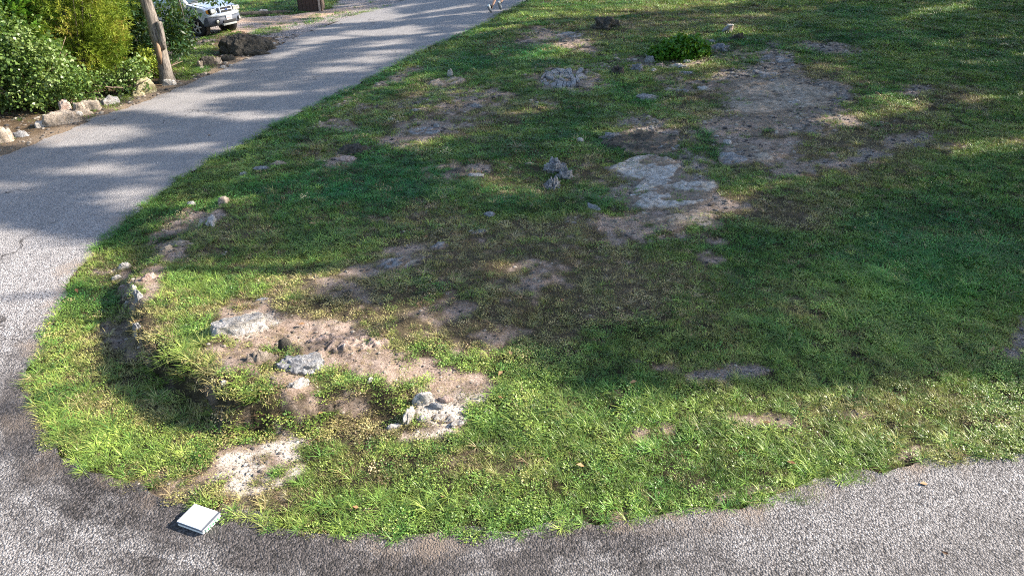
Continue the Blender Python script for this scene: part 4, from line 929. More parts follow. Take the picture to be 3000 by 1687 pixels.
# the cracked slab near the middle of the upper lawn: separate plates with open joints
def cracked_slab():
    corner = [unproj(1575, 212), unproj(1700, 196), unproj(1718, 250), unproj(1600, 262)]
    root = empty("cracked_slab", sum(corner, Vector()) / 4); tag(root, "cracked grey limestone slab split into plates by dark joints, upper middle of the lawn", "rock", ledge)
    nx, ny = 8, 4; rnd = random.Random(4); G = {}
    for i in range(nx + 1):
        for j in range(ny + 1):
            s, t = (i + rnd.uniform(-.46, .46) + .45 * (j % 2)) / nx, (j + rnd.uniform(-.42, .42) + .25 * math.sin(i * 1.9)) / ny
            a = corner[3].lerp(corner[2], s); b = corner[0].lerp(corner[1], s); G[i, j] = a.lerp(b, t) - root.location
    for i in range(nx):
        for j in range(ny):
            e = ((i - nx / 2 + .5) / (nx / 2)) ** 2 + ((j - ny / 2 + .5) / (ny / 2)) ** 2
            if e > 1.25 or rnd.random() < .14: continue
            q = [G[i, j], G[i + 1, j], G[i + 1, j + 1], G[i, j + 1]]; c = sum(q, Vector()) / 4; top = .045 + rnd.uniform(-.025, .03) - .03 * e; ring = []
            for k in range(4):
                a, b = q[k], q[(k + 1) % 4]; ring += [a.lerp(b, .12), a.lerp(b, .5) + (a.lerp(b, .5) - c) * rnd.uniform(-.12, .1), a.lerp(b, .88)]
            vs = []; nr = len(ring)
            for sc_, zz in ((.97, -.15), (.95, top * .7), (.84, top)):
                for p in ring: pp = c + (p - c) * sc_; vs.append((pp.x, pp.y, pp.z + zz + rnd.uniform(-.008, .008)))
            fs = [(a * nr + k, a * nr + (k + 1) % nr, (a + 1) * nr + (k + 1) % nr, (a + 1) * nr + k) for a in range(2) for k in range(nr)] + [tuple(2 * nr + k for k in range(nr))]
            mesh("plate", vs, fs, R_GREY, root)
cracked_slab()
def stump():
    p = unproj(2137, 92); root = empty("stump", p); root.scale = (.62, .62, .62); tag(root, "little split stump with a pinkish face and pale top on the upper lawn", "stump")
    bm = bmesh.new(); vs, fs = [], []
    tube_data(vs, fs, [(0, 0, -.1), (.0, 0, .08), (.02, .01, .2), (.0, .0, .3)], [.21, .17, .15, .16], 9); mesh("trunk", vs, fs, R_PINK, root)
    vs, fs = [], []; tube_data(vs, fs, [(0, 0, .28), (0, 0, .335), (0, 0, .35)], [.17, .18, .14], 9); mesh("cap", vs, fs, R_WHITE, root)
    vs, fs = [], []; tube_data(vs, fs, [(-.1, 0, .18), (-.3, -.05, .06), (-.45, -.1, -.04)], [.12, .09, .03], 7); mesh("root", vs, fs, R_GREY, root)
stump()
# ------------------------------------------------------------------ plants beside the road
CEDAR_M = leafmat("cedar_spray", [(0, (.10, .18, .015)), (.45, (.23, .32, .03)), (.8, (.36, .40, .05)), (1, (.38, .24, .07))], .6, .5)
VINE_M = leafmat("vine_leaf", [(0, (.03, .085, .015)), (.5, (.13, .22, .045)), (1, (.28, .35, .13))], .42, .5, spec=.5)
SUMAC_M = leafmat("pinnate_leaf", [(0, (.025, .12, .01)), (.5, (.09, .24, .02)), (1, (.17, .33, .04))], .42, .6, spec=.45)
SHADED_LEAF_M = leafmat("shaded_leaf", [(0, (.007, .028, .006)), (.5, (.013, .05, .010)), (1, (.026, .078, .015))], .5, .4)  # dark greens carry the shade these leaves stand in, painted into their colour
BUSH_M = leafmat("bush_leaf", [(0, (.02, .11, .01)), (.5, (.06, .19, .015)), (1, (.12, .27, .025))], .4, .5)
TWIG = simple("twig_bark", (.15, .11, .08), .9, var=.4)
TRUNKB = NT("grey_ridged_bark"); _P = TRUNKB.coord(); _r = TRUNKB.noise(TRUNKB.mapping(_P, (26, 26, 3.5)), 1, 6, .7); _b = TRUNKB.noise(_P, 3, 4)
_c = TRUNKB.mix(TRUNKB.ramp(_r, [(.36, 0), (.62, 1)]), (.045, .038, .034), (.25, .22, .195)); _c = TRUNKB.mix(TRUNKB.ramp(_b, [(.5, 0), (.7, .5)]), _c, (.26, .22, .16)); TRUNKB.bsdf(_c, .95, 0, .15, TRUNKB.bump(_r, 1.0, .03))

def ellipsoid_pts(n, c, r, shell=.55, lump=.25, seed=0):
    d = rand_dirs(n); k = np.array([1 + lump * 1.6 * mnoise.noise(Vector(x * 2.1) + Vector((seed, 0, 0))) for x in d])
    rad = (shell + (1 - shell) * RNG.random(n) ** .6) * k
    return np.asarray(c) + d * rad[:, None] * np.asarray(r)
def sprays(name, centers, outdir, mat, parent, L=.16, blades=7, w=.012, spread=.55, droop=.0, tint=None):
    """feathery sprays: several thin pointed leaves fanning out from one point"""
    n = len(centers); m = n * blades
    c = np.repeat(centers, blades, 0); base = np.repeat(outdir, blades, 0)
    a = base + RNG.normal(size=(m, 3)) * spread; a[:, 2] += .15 - droop; a /= np.linalg.norm(a, axis=1)[:, None]
    b = np.cross(a, rand_dirs(m)); b /= np.linalg.norm(b, axis=1)[:, None] + 1e-9
    l = L * (.5 + .9 * RNG.random(m))[:, None]
    V = np.stack([c - b * w * .3, c + a * l * .5 + b * w, c + a * l, c + a * l * .5 - b * w], 1).reshape(-1, 3)
    tn = np.repeat(np.clip(np.repeat(tint if tint is not None else RNG.random(n), blades) * .75 + .25 * RNG.random(m), 0, 1), 4)
    return np_mesh(name, V, np.arange(m * 4).reshape(-1, 4), 4, dict(tint=tn), mat, parent)
def pinnate(name, bases, dirs, mat, parent, L=.38, pairs=8, lw=.028, ll=.085, tint=None):
    """long compound leaves: leaflets in pairs down an arching stalk"""
    n = len(bases); dirs = dirs / np.linalg.norm(dirs, axis=1)[:, None]
    side = np.cross(dirs, np.array([0, 0, 1.0]) + RNG.normal(size=(n, 3)) * .35); side /= np.linalg.norm(side, axis=1)[:, None]
    Ls = L * (.6 + .6 * RNG.random(n)); Vs = []; tn = []
    t0 = tint if tint is not None else RNG.random(n)
    for k in range(pairs):
        t = (k + 1) / pairs; pos = bases + dirs * (Ls * t)[:, None] - np.array([0, 0, 1.0]) * (Ls * .45 * t * t)[:, None]
        taper = 1 - .5 * abs(t - .45)
        for s in (-1, 1):
            a = side * s + dirs * .45 + RNG.normal(size=(n, 3)) * .12 - np.array([0, 0, .25]); a /= np.linalg.norm(a, axis=1)[:, None]
            b = dirs - a * (dirs * a).sum(1)[:, None]; b /= np.linalg.norm(b, axis=1)[:, None]
            l = ll * taper
            Vs.append(np.stack([pos, pos + a * l * .45 + b * lw * .5, pos + a * l, pos + a * l * .45 - b * lw * .5], 1)); tn.append(np.repeat(t0 * .7 + .3 * RNG.random(n), 4))
    V = np.stack(Vs, 0).reshape(-1, 3)
    return np_mesh(name, V, np.arange(len(V)).reshape(-1, 4), 4, dict(tint=np.concatenate(tn)), mat, parent)
def stems(name, n, r, h, parent, mat=TWIG, rad=.03):
    vs, fs = [], []
    for k in range(n):
        a = k * 2.4; L = r * random.uniform(.4, .9)
        tube_data(vs, fs, [(0, 0, 0), (math.cos(a) * L * .4, math.sin(a) * L * .4, h * .5), (math.cos(a) * L, math.sin(a) * L, h * random.uniform(.7, 1))], [rad, rad * .7, rad * .25], 6)
    return mesh(name, vs, fs, mat, parent, True)

# feathery juniper
p = unproj(258, 262); root = empty("cedar_tree", p); tag(root, "bushy yellow green cedar with rusty brown tips between the leafy vines and the bare trunk", "tree")
tube("trunk", [(0, 0, -.2), (.05, .05, 1.5), (0, 0, 3.2), (0, 0, 5.2)], [.16, .12, .08, .02], TRUNKB.m, root)
stems("limbs", 22, 1.3, 2.6, root, rad=.022)
cs = []; od = []
for (cx, cy, cz, rx, ry, rz, n) in [(-.05, 0, 1.0, 1.25, 1.1, .95, 2300), (.1, .1, 2.1, 1.45, 1.3, 1.1, 3000), (-.2, .2, 3.3, 1.25, 1.2, 1.2, 2400), (0, .2, 4.6, .9, .9, 1.3, 1300), (.85, .0, 1.3, .55, .6, .9, 800), (-1.0, -.1, 2.5, .6, .6, .9, 800), (.75, -.2, 2.8, .6, .6, .8, 800)]:
    q = ellipsoid_pts(n, (cx, cy, cz), (rx, ry, rz), .45, .35, cx * 9); cs.append(q); d_ = q - np.array([cx * .3, cy * .3, cz - .4]); od.append(d_ / np.linalg.norm(d_, axis=1)[:, None])
cs = np.concatenate(cs); od = np.concatenate(od); okc = cs[:, 2] > .05; cs, od = cs[okc], od[okc]
tt = np.array([.5 + 1.1 * mnoise.noise(Vector(c_) * 1.7) for c_ in cs]); tt = np.clip(tt, 0, 1)
sprays("foliage", cs, od, CEDAR_M, root, .10, 13, .0065, .6, 0, tt)

def leafy(name, label, u, v, parts, mat, kind, n, L, cat="shrub", group=None, depth=None, stemh=1.5, seed=1):
    p = unproj(u, v) if depth is None else None
    if depth is not None: p = at_depth(u, v, depth); p.z = H(p.x, p.y)
    root = empty(name, p); tag(root, label, cat, group)
    stems("stems", 9, 1.0, stemh, root, rad=.028)
    cs = []; od = []
    tot = sum(q[3] * q[4] * q[5] for q in parts)
    for (cx, cy, cz, rx, ry, rz) in parts:
        k = int(n * rx * ry * rz / tot); q = ellipsoid_pts(k, (cx, cy, cz), (rx, ry, rz), .5, .4, seed + cx * 5); cs.append(q); d_ = q - np.array([cx, cy, cz - .2]); od.append(d_ / (np.linalg.norm(d_, axis=1)[:, None] + 1e-6))
    cs = np.concatenate(cs); od = np.concatenate(od); ok = cs[:, 2] > .04; cs, od = cs[ok], od[ok]
    tt = np.clip(np.array([.5 + .9 * mnoise.noise(Vector(c_) * 1.5 + Vector((seed, 0, 0))) for c_ in cs]), 0, 1)
    if kind == 'pinnate': pinnate("foliage", cs, od + np.array([0, 0, .1]), mat, root, L, 8, L * .085, L * .24, tt)
    else:
        leaves_mesh("foliage", cs, 5, L * .9, L, mat, root, .8, 1.0, np.repeat(tt, 5))
    return root
leafy("sumac_tree", "tall shrub with long ferny compound leaves at the picture's upper left", 30, 262, [(0, 0, 2.0, 1.25, 1.0, 1.2), (-.7, .2, 3.2, 1.2, 1.0, 1.2), (.5, .1, 3.1, .9, .9, 1.1), (-.1, .3, 4.4, 1.3, 1.0, 1.0), (.75, -.2, 1.9, .65, .6, .8)], SUMAC_M, 'pinnate', 3000, .40, "shrub", stemh=3.5)
leafy("vine_thicket", "dense pale green leafy vine thicket tumbling over the border stones at far left", 62, 322, [(0, 0, .55, 1.0, .7, .75), (.7, .15, .75, .85, .6, .95), (-.9, .1, .7, .9, .8, .9), (1.35, .3, .45, .55, .5, .55), (.2, .2, 1.4, .8, .7, .8), (-.6, -.35, .25, .5, .4, .35)], VINE_M, 'leaf', 3600, .075, "shrub", stemh=.9, seed=4)
leafy("sumac_shrub", "loose shrub of arching compound leaves rising between the vine thicket and the cedar", 150, 300, [(0, 0, 1.0, .7, .6, .9), (-.3, .2, 1.9, .7, .6, .8)], SUMAC_M, 'pinnate', 650, .32, "shrub", stemh=1.6, seed=8)
leafy("low_vine", "low patch of broad vine leaves between the cedar and the mossy boulder", 378, 272, [(0, 0, .25, .45, .35, .35), (-.5, .1, .25, .4, .3, .3), (.3, .2, .5, .3, .3, .4)], VINE_M, 'leaf', 420, .07, "shrub", stemh=.4, seed=12)
leafy("weedy_clump", "bright leafy weeds at the left foot of the bare trunk", 462, 225, [(0, 0, .25, .3, .3, .35), (-.3, .2, .4, .3, .3, .4)], CEDAR_M, 'leaf', 300, .07, "shrub", stemh=.4, seed=13)
for (u, v, lb) in [(-150, 300, "leafy shrub mass just beyond the picture's left edge beside the ferny shrub"), (-330, 420, "leafy shrub further along the road beyond the left edge")]:
    leafy("vine_shrub", lb, u, v, [(0, 0, 1.0, 1.3, 1.1, 1.2), (-.4, .3, 2.4, 1.2, 1.1, 1.2)], VINE_M, 'leaf', 2200, .09, "shrub", stemh=1.8, seed=u)
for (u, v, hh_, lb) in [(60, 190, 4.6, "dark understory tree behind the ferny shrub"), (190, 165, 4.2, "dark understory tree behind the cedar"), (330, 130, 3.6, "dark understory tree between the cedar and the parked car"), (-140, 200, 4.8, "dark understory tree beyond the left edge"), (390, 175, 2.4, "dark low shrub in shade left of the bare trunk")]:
    leafy("understory_tree", lb, u, v, [(0, 0, hh_ * .35, 1.5 * hh_ / 4.5, 1.0, hh_ * .35), (.2, .2, hh_ * .75, 1.3 * hh_ / 4.5, 1.0, hh_ * .3)], SHADED_LEAF_M, 'leaf', 1500, .13, "tree" if hh_ > 3 else "shrub", "dark trees behind the roadside bushes" if hh_ > 3 else None, stemh=hh_ * .7, seed=u)

# bare trunk with a sawn stub, crown above the picture, one low leafy bough in front of the car
p = unproj(492, 243); root = empty("roadside_tree", p); tag(root, "grey barked tree with a broken stub on its right side, standing at the road edge", "tree")
def trunk_mesh():
    vs, fs = [], []; seg = 20; rings = 46; Ht = 8.0
    for i in range(rings):
        z = -.15 + Ht * i / (rings - 1); t = z / Ht
        r = .162 * (1 - .45 * t) + .10 * math.exp(-max(z, 0) / .16) + .04 * math.exp(-((z - 1.25) / .22) ** 2)
        cx = -.10 * t + .03 * math.sin(z * 1.9); cy = .03 * math.sin(z * 1.3)
        for k in range(seg):
            a = 2 * math.pi * k / seg; rr_ = r * (1 + .10 * mnoise.noise(Vector((math.cos(a) * 1.6, math.sin(a) * 1.6, z * 1.1))) + .05 * mnoise.noise(Vector((math.cos(a) * 5, math.sin(a) * 5, z * 2))))
            vs.append((cx + math.cos(a) * rr_, cy + math.sin(a) * rr_, z))
    for i in range(rings - 1):
        for k in range(seg): a, b = i * seg + k, i * seg + (k + 1) % seg; fs.append((a, b, b + seg, a + seg))
    return mesh("trunk", vs, fs, TRUNKB.m, root, True)
TRUNKM = TRUNKB.m; trunk_mesh()
tube("branch_stub", [(.08, -.05, .95), (.17, -.08, 1.18), (.195, -.08, 1.42), (.20, -.08, 1.60), (.20, -.08, 1.64)], [.11, .095, .08, .085, .06], TRUNKM, root, 10)
HOLL = simple("bare_wood", (.20, .13, .08), .8, var=.5, scale=12, bump=.5)
tube("bare_wood_scar", [(.02, -.17, .55), (.05, -.20, .8), (.07, -.20, 1.0), (.05, -.14, 1.15)], [.03, .07, .06, .02], HOLL, root, 8)
vs, fs = [], []
for k in range(9):
    a = k * 2.3 + .4; L = random.uniform(2.0, 3.4); z0 = 3.6 + k * .45
    tube_data(vs, fs, [(0, 0, z0), (math.cos(a) * L * .5, math.sin(a) * L * .5, z0 + .9), (math.cos(a) * L, math.sin(a) * L, z0 + 1.3)], [.09, .05, .015], 6)
tube_data(vs, fs, [(0, 0, 3.2), (.6, .5, 3.4), (1.3, .8, 3.1), (1.7, 1.0, 2.9)], [.05, .035, .02, .008], 6); tube_data(vs, fs, [(0, 0, 3.0), (.25, .8, 2.7), (.3, 1.2, 2.0), (.3, 1.3, 1.3)], [.04, .03, .018, .006], 6)
tube_data(vs, fs, [(0, 0, 2.9), (-.5, .6, 3.0), (-.9, .9, 2.4)], [.05, .035, .01], 6)
mesh("limbs", vs, fs, TRUNKM, root, True)
c1 = ellipsoid_pts(900, (0, 0, 6.8), (3.0, 3.0, 1.9), .3, .3); leaves_mesh("foliage", c1, 5, .3, .17, LEAF_M, root)
low = []
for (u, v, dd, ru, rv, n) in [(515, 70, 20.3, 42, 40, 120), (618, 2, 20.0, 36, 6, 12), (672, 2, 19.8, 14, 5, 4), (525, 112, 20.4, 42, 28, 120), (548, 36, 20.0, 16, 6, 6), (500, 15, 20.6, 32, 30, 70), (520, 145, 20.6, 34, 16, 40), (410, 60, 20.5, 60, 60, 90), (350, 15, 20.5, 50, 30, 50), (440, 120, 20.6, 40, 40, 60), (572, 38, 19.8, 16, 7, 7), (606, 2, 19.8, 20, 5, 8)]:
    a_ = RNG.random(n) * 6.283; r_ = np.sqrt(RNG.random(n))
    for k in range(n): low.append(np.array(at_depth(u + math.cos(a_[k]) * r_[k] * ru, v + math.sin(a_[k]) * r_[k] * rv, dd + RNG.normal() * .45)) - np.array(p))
leaves_mesh("low_bough_leaves", np.array(low), 6, .09, .13, SHADED_LEAF_M, root, .38, .6)  # shade painted into the bough's leaf colour, darker than the crown's

# round leafy bush on the upper lawn
p = unproj(1990, 165); root = empty("round_bush", p); tag(root, "round dark green leafy bush on the upper lawn above a string of rocks", "bush")
stems("stems", 8, .5, .45, root, rad=.02)
cs = np.concatenate([ellipsoid_pts(1500, (.12, 0, .22), (.66, .55, .36), .72, .25), ellipsoid_pts(600, (-.5, -.1, .12), (.42, .42, .22), .7, .2), ellipsoid_pts(300, (.55, .1, .12), (.38, .36, .24), .7, .2)]); cs = cs[cs[:, 2] > 0]
leaves_mesh("foliage", cs, 3, .03, .095, BUSH_M, root, .75, 1.4)
# ------------------------------------------------------------------ parked car (silver white two door off roader)
PAINT = simple("silver_white_paint", (.66, .70, .76), .28, .15, .5, coat=.6, var=.03)
PLAST = simple("dark_grey_plastic", (.075, .085, .11), .55, var=.15)
BLACKP = simple("black_plastic", (.012, .012, .014), .5)
GREYP = simple("light_grey_plastic", (.30, .31, .30), .5)
GLASS = simple("car_glass", (.03, .045, .045), .05, 0, .9, coat=1, var=.3, scale=1.5)
LAMPG = simple("headlamp_glass", (.62, .62, .52), .12, .2, .8, coat=1, var=.3, scale=12)
AMBER = simple("amber_lens", (.75, .30, .04), .2, 0, .6)
RUBBER = simple("tyre_rubber", (.018, .018, .018), .85)
ALLOY = simple("alloy", (.50, .50, .48), .35, .6)
PLATEW = simple("plate_white", (.75, .73, .72), .4)
PLATER = simple("plate_print", (.45, .16, .16), .5)
BLUEB = simple("badge_blue", (.04, .08, .25), .3)
CHROME = simple("chrome", (.72, .74, .76), .15, .9)

def profile(name, pts_, ws, mat, parent, plan=0.0, tumble=0.0, x0=1.0, smooth=False):
    """side outline pts (x,z) carried across the width ws; plan pulls the nose back towards the corners"""
    vs = []; n = len(pts_)
    for y, k in ws:
        cx = sum(q[0] for q in pts_) / n; cz = sum(q[1] for q in pts_) / n
        for (x, z) in pts_:
            xx = cx + (x - cx) * k; zz = cz + (z - cz) * k
            if xx > x0: xx -= plan * (abs(y) / .9) ** 3 * min(1, (xx - x0) / 1.0)
            vs.append((xx, y * (1 - tumble * max(0, z - 1.15)), zz))
    fs = []
    for i in range(len(ws) - 1):
        for k in range(n): a, b = i * n + k, i * n + (k + 1) % n; fs.append((a, b, b + n, a + n))
    fs.append(tuple(range(n - 1, -1, -1))); fs.append(tuple((len(ws) - 1) * n + k for k in range(n)))
    o = mesh(name, vs, fs, mat, parent)
    if smooth:
        for f in o.data.polygons: f.use_smooth = len(f.vertices) == 4
    return o
def arc(cx, cz, r, a0, a1, n): return [(cx + r * math.cos(math.radians(a0 + (a1 - a0) * i / (n - 1))), cz + r * math.sin(math.radians(a0 + (a1 - a0) * i / (n - 1)))) for i in range(n)]
def box(name, c, s, mat, parent, bev=.01, rot=(0, 0, 0), seg=2):
    bm = bmesh.new(); bmesh.ops.create_cube(bm, size=1)
    for v in bm.verts: v.co = Vector((v.co.x * s[0], v.co.y * s[1], v.co.z * s[2]))
    if bev: bmesh.ops.bevel(bm, geom=list(bm.edges), offset=min(bev, min(s) * .45), segments=seg, affect='EDGES', profile=.6)
    me = bpy.data.meshes.new(name); bm.to_mesh(me); bm.free(); o = link(name, me, mat, parent, False); o.location = c; o.rotation_euler = rot; return o
def lathe(name, prof, mat, parent, seg=28, axis='y'):
    vs, fs = [], []; n = len(prof)
    for k in range(seg):
        a = 2 * math.pi * k / seg
        for (r, y) in prof: vs.append((r * math.cos(a), y, r * math.sin(a)))
    for k in range(seg):
        for i in range(n - 1): a, b = k * n + i, ((k + 1) % seg) * n + i; fs.append((a, a + 1, b + 1, b))
    return mesh(name, vs, fs, mat, parent, True)
def build_car():
    p = unproj(663, 101); root = empty("parked_car", p)
    tag(root, "silver white off roader with dark grey bumper and amber indicator, parked on the gravel", "car")
    W = [(-.90, .965), (-.885, .99), (-.82, 1), (-.55, 1), (-.25, 1), (0, 1), (.25, 1), (.55, 1), (.82, 1), (.885, .99), (.90, .965)]
    low = [(-2.22, .50), (-2.1, .40), (-1.80, .38)] + arc(-1.38, .40, .44, 180, 0, 9) + [(-.80, .36), (.85, .36)] + arc(1.36, .40, .46, 180, 0, 11) + [(1.98, .56), (2.14, .70), (2.18, .82), (2.15, .96), (2.06, 1.07), (1.85, 1.12), (1.3, 1.19), (.98, 1.23), (-2.05, 1.20), (-2.24, 1.05)]
    profile("body", low, W, PAINT, root, .20, 0, 1.0, True)
    cab = [(1.02, 1.20), (.32, 1.70), (.15, 1.745), (-.8, 1.785), (-1.85, 1.75), (-2.02, 1.66), (-2.2, 1.19)]
    Wc = [(-.84, .97), (-.81, 1), (-.4, 1.003), (0, 1.005), (.4, 1.003), (.81, 1), (.84, .97)]
    profile("cabin", cab, Wc, PAINT, root, 0, .28)
    def y_at(z, y=.84): return y * (1 - .28 * max(0, z - 1.15))
    def panel(name, pts_, mat, side, off=.004):
        vs = [(x, side * (y_at(z) + off - .001), z) for x, z in pts_] + [(x, side * (y_at(z) - .02), z) for x, z in pts_]; n = len(pts_)
        fs = [tuple(range(n)) if side < 0 else tuple(range(n - 1, -1, -1))] + [(k, (k + 1) % n, (k + 1) % n + n, k + n) for k in range(n)]
        return mesh(name, vs, fs, mat, root)
    for s_ in (-1, 1):
        panel("side_window", [(.80, 1.24), (.28, 1.64), (-.38, 1.68), (-.38, 1.24)], GLASS, s_); panel("rear_side_window", [(-.50, 1.25), (-.50, 1.68), (-1.75, 1.66), (-1.98, 1.25)], GLASS, s_)
        # door shut lines and trim
        for nm_, c, sz in (("door_gap", (-.44, s_ * .902, .80), (.012, .006, .78)), ("door_gap", (.92, s_ * .902, .82), (.012, .006, .74)), ("sill_trim", (0, s_ * .905, .46), (1.75, .03, .17)), ("side_moulding", (.1, s_ * .905, .74), (1.7, .02, .09)), ("door_handle", (-.28, s_ * .91, 1.05), (.16, .03, .035))):
            box(nm_, c, sz, BLACKP if nm_ in ("door_gap",) else (PLAST if nm_ != "door_handle" else PAINT), root, .004)
        m = box("wing_mirror", (.72, s_ * 1.0, 1.27), (.12, .20, .15), BLACKP, root, .03, (0, 0, s_ * -.2))
    # windscreen: raised glass on the sloping front of the cabin, with wipers
    def ws(x, z, y, off=.006): return (x + off * .58, y * (1 - .28 * (z - 1.15)), z + off * .8)
    g = [ws(.965, 1.24, -.74), ws(.965, 1.24, .74), ws(.35, 1.68, .74), ws(.35, 1.68, -.74)]; gi = [(a - .03, b, c - .03) for a, b, c in g]
    mesh("windscreen", g + gi, [(0, 1, 2, 3), (0, 4, 5, 1), (1, 5, 6, 2), (2, 6, 7, 3), (3, 7, 4, 0)], GLASS, root)
    box("wiper", (.93, -.25, 1.29), (.02, .55, .02), BLACKP, root, .003, (.0, -.5, .12)); box("wiper", (.93, .35, 1.29), (.02, .55, .02), BLACKP, root, .003, (.0, -.5, .12))
    box("cowl", (1.03, 0, 1.225), (.16, 1.5, .03), BLACKP, root, .01)
    for s_ in (-1, 1): box("roof_rail", (-.7, s_ * .60, 1.80), (1.8, .035, .03), BLACKP, root, .01)
    # bonnet: a raised centre panel
    hood = [(1.02, 1.236), (1.30, 1.205), (1.84, 1.145), (2.03, 1.085), (2.00, 1.05), (1.02, 1.15)]
    profile("bonnet", hood, [(-.72, .97), (-.62, 1.0), (0, 1.004), (.62, 1.0), (.72, .97)], PAINT, root, .10, 0, 1.0)
    # front: dark lower bumper, lamps, slotted grille, plate
    bump = [(1.90, .40), (2.18, .42), (2.27, .52), (2.28, .66), (2.24, .75), (2.10, .77), (1.92, .62)]
    profile("front_bumper", bump, [(-.915, .9), (-.90, .98), (-.7, 1), (-.35, 1.0), (0, 1.0), (.35, 1.0), (.7, 1), (.90, .98), (.915, .9)], PLAST, root, .26, 0, 1.3, True)
    ub = [(2.05, .76), (2.24, .765), (2.255, .82), (2.22, .885), (2.05, .90)]
    profile("bumper_upper", ub, [(-.90, .97), (-.7, 1), (-.35, 1), (0, 1), (.35, 1), (.7, 1), (.90, .97)], PAINT, root, .25, 0, 1.3, True)
    box("skid_plate", (2.235, 0, .45), (.12, .78, .07), GREYP, root, .02, (0, .2, 0)); box("bumper_intake", (2.268, 0, .555), (.05, .72, .10), BLACKP, root, .01)
    for s_ in (-1, 1):
        f = empty("fog_lamp", (2.19, s_ * .62, .60)); f.parent = root; f.rotation_euler = (0, 0, s_ * .22)
        t = lathe("lens", [(0, .0), (.05, .005), (.062, -.01)], LAMPG, f, 16); t.rotation_euler = (0, 0, -math.pi / 2); t.location = (.062, 0, 0)
        t = lathe("bezel", [(.062, .0), (.085, .02), (.10, -.01)], BLACKP, f, 16); t.rotation_euler = (0, 0, -math.pi / 2); t.location = (.06, 0, 0)
        hl = box("headlamp", (2.075, s_ * .64, .985), (.12, .36, .17), LAMPG, root, .035, (0, -.22, s_ * -.22), 3); box("indicator", (2.008, s_ * .842, .975), (.13, .08, .15), AMBER, root, .03, (0, -.2, s_ * -.5), 3)
        box("headlamp_surround", (2.06, s_ * .66, .98), (.10, .44, .20), BLACKP, root, .03, (0, -.22, s_ * -.26))
        box("grille_divider", (2.138, s_ * .425, .985), (.06, .035, .19), BLACKP, root, .008, (0, -.2, 0))
    gf = box("grille", (2.145, 0, .985), (.07, .74, .235), PAINT, root, .03, (0, -.2, 0)); 
    for dz in (-.058, .058): box("slot", (.03, 0, dz), (.03, .62, .078), BLACKP, gf, .008)
    em = lathe("badge", [(0, 0), (.035, .0), (.04, -.012)], BLUEB, gf, 20); em.rotation_euler = (0, 0, -math.pi / 2); em.location = (.052, 0, 0); em.scale = (1.9, 1, 1)
    pl = box("number_plate", (2.285, -.02, .69), (.02, .31, .165), PLATEW, root, .006)
    for k in range(6): box("plate_character", (.012, -.10 + k * .04, -.005), (.004, .022, .07 - .012 * (k % 2)), PLATER, pl, 0)
    # wheels
    for x in (1.36, -1.38):
        for s_ in (-1, 1):
            w = empty("wheel", (x, s_ * .80, .365)); w.parent = root
            lathe("tyre", [(.235, -.11), (.30, -.125), (.350, -.115), (.370, -.06), (.370, .06), (.350, .115), (.30, .125), (.235, .11)], RUBBER, w, 32)
            rm = lathe("rim", [(.0, .03), (.20, .035), (.225, .06), (.245, .09), (.24, -.10)] if s_ > 0 else [(.0, -.03), (.20, -.035), (.225, -.06), (.245, -.09), (.24, .10)], BLACKP, w, 28)
            for k in range(5):
                a = k * math.tau / 5; b = box("spoke", (math.cos(a) * .115, s_ * .062, math.sin(a) * .115), (.225, .035, .065), ALLOY, w, .012, (0, -a, 0))
            lathe("rim_edge", [(.215, s_ * .075), (.235, s_ * .10), (.25, s_ * .085)], ALLOY, w, 28); lathe("hub_cap", [(0, s_ * .09), (.035, s_ * .088), (.05, s_ * .06)], ALLOY, w, 16)
            if x > 0: lathe("arch_liner", [(.0, -s_ * .14), (.44, -s_ * .14), (.455, s_ * .085)], BLACKP, w, 28)
    box("underbody", (-.1, 0, .42), (3.6, 1.3, .18), BLACKP, root, .03); box("tail_lamp", (-2.2, .78, 1.0), (.08, .12, .35), AMBER, root, .02); box("tail_lamp", (-2.2, -.78, 1.0), (.08, .12, .35), AMBER, root, .02); box("rear_bumper", (-2.25, 0, .60), (.16, 1.7, .22), PLAST, root, .04)
    root.scale = (.9, .9, .9); hd = math.radians(-22); root.rotation_euler = (0, 0, hd)
    root.location = p - Matrix.Rotation(hd, 3, 'Z') @ Vector((1.75, 0, 0)); root.location.z = H(root.location.x, root.location.y)
build_car()

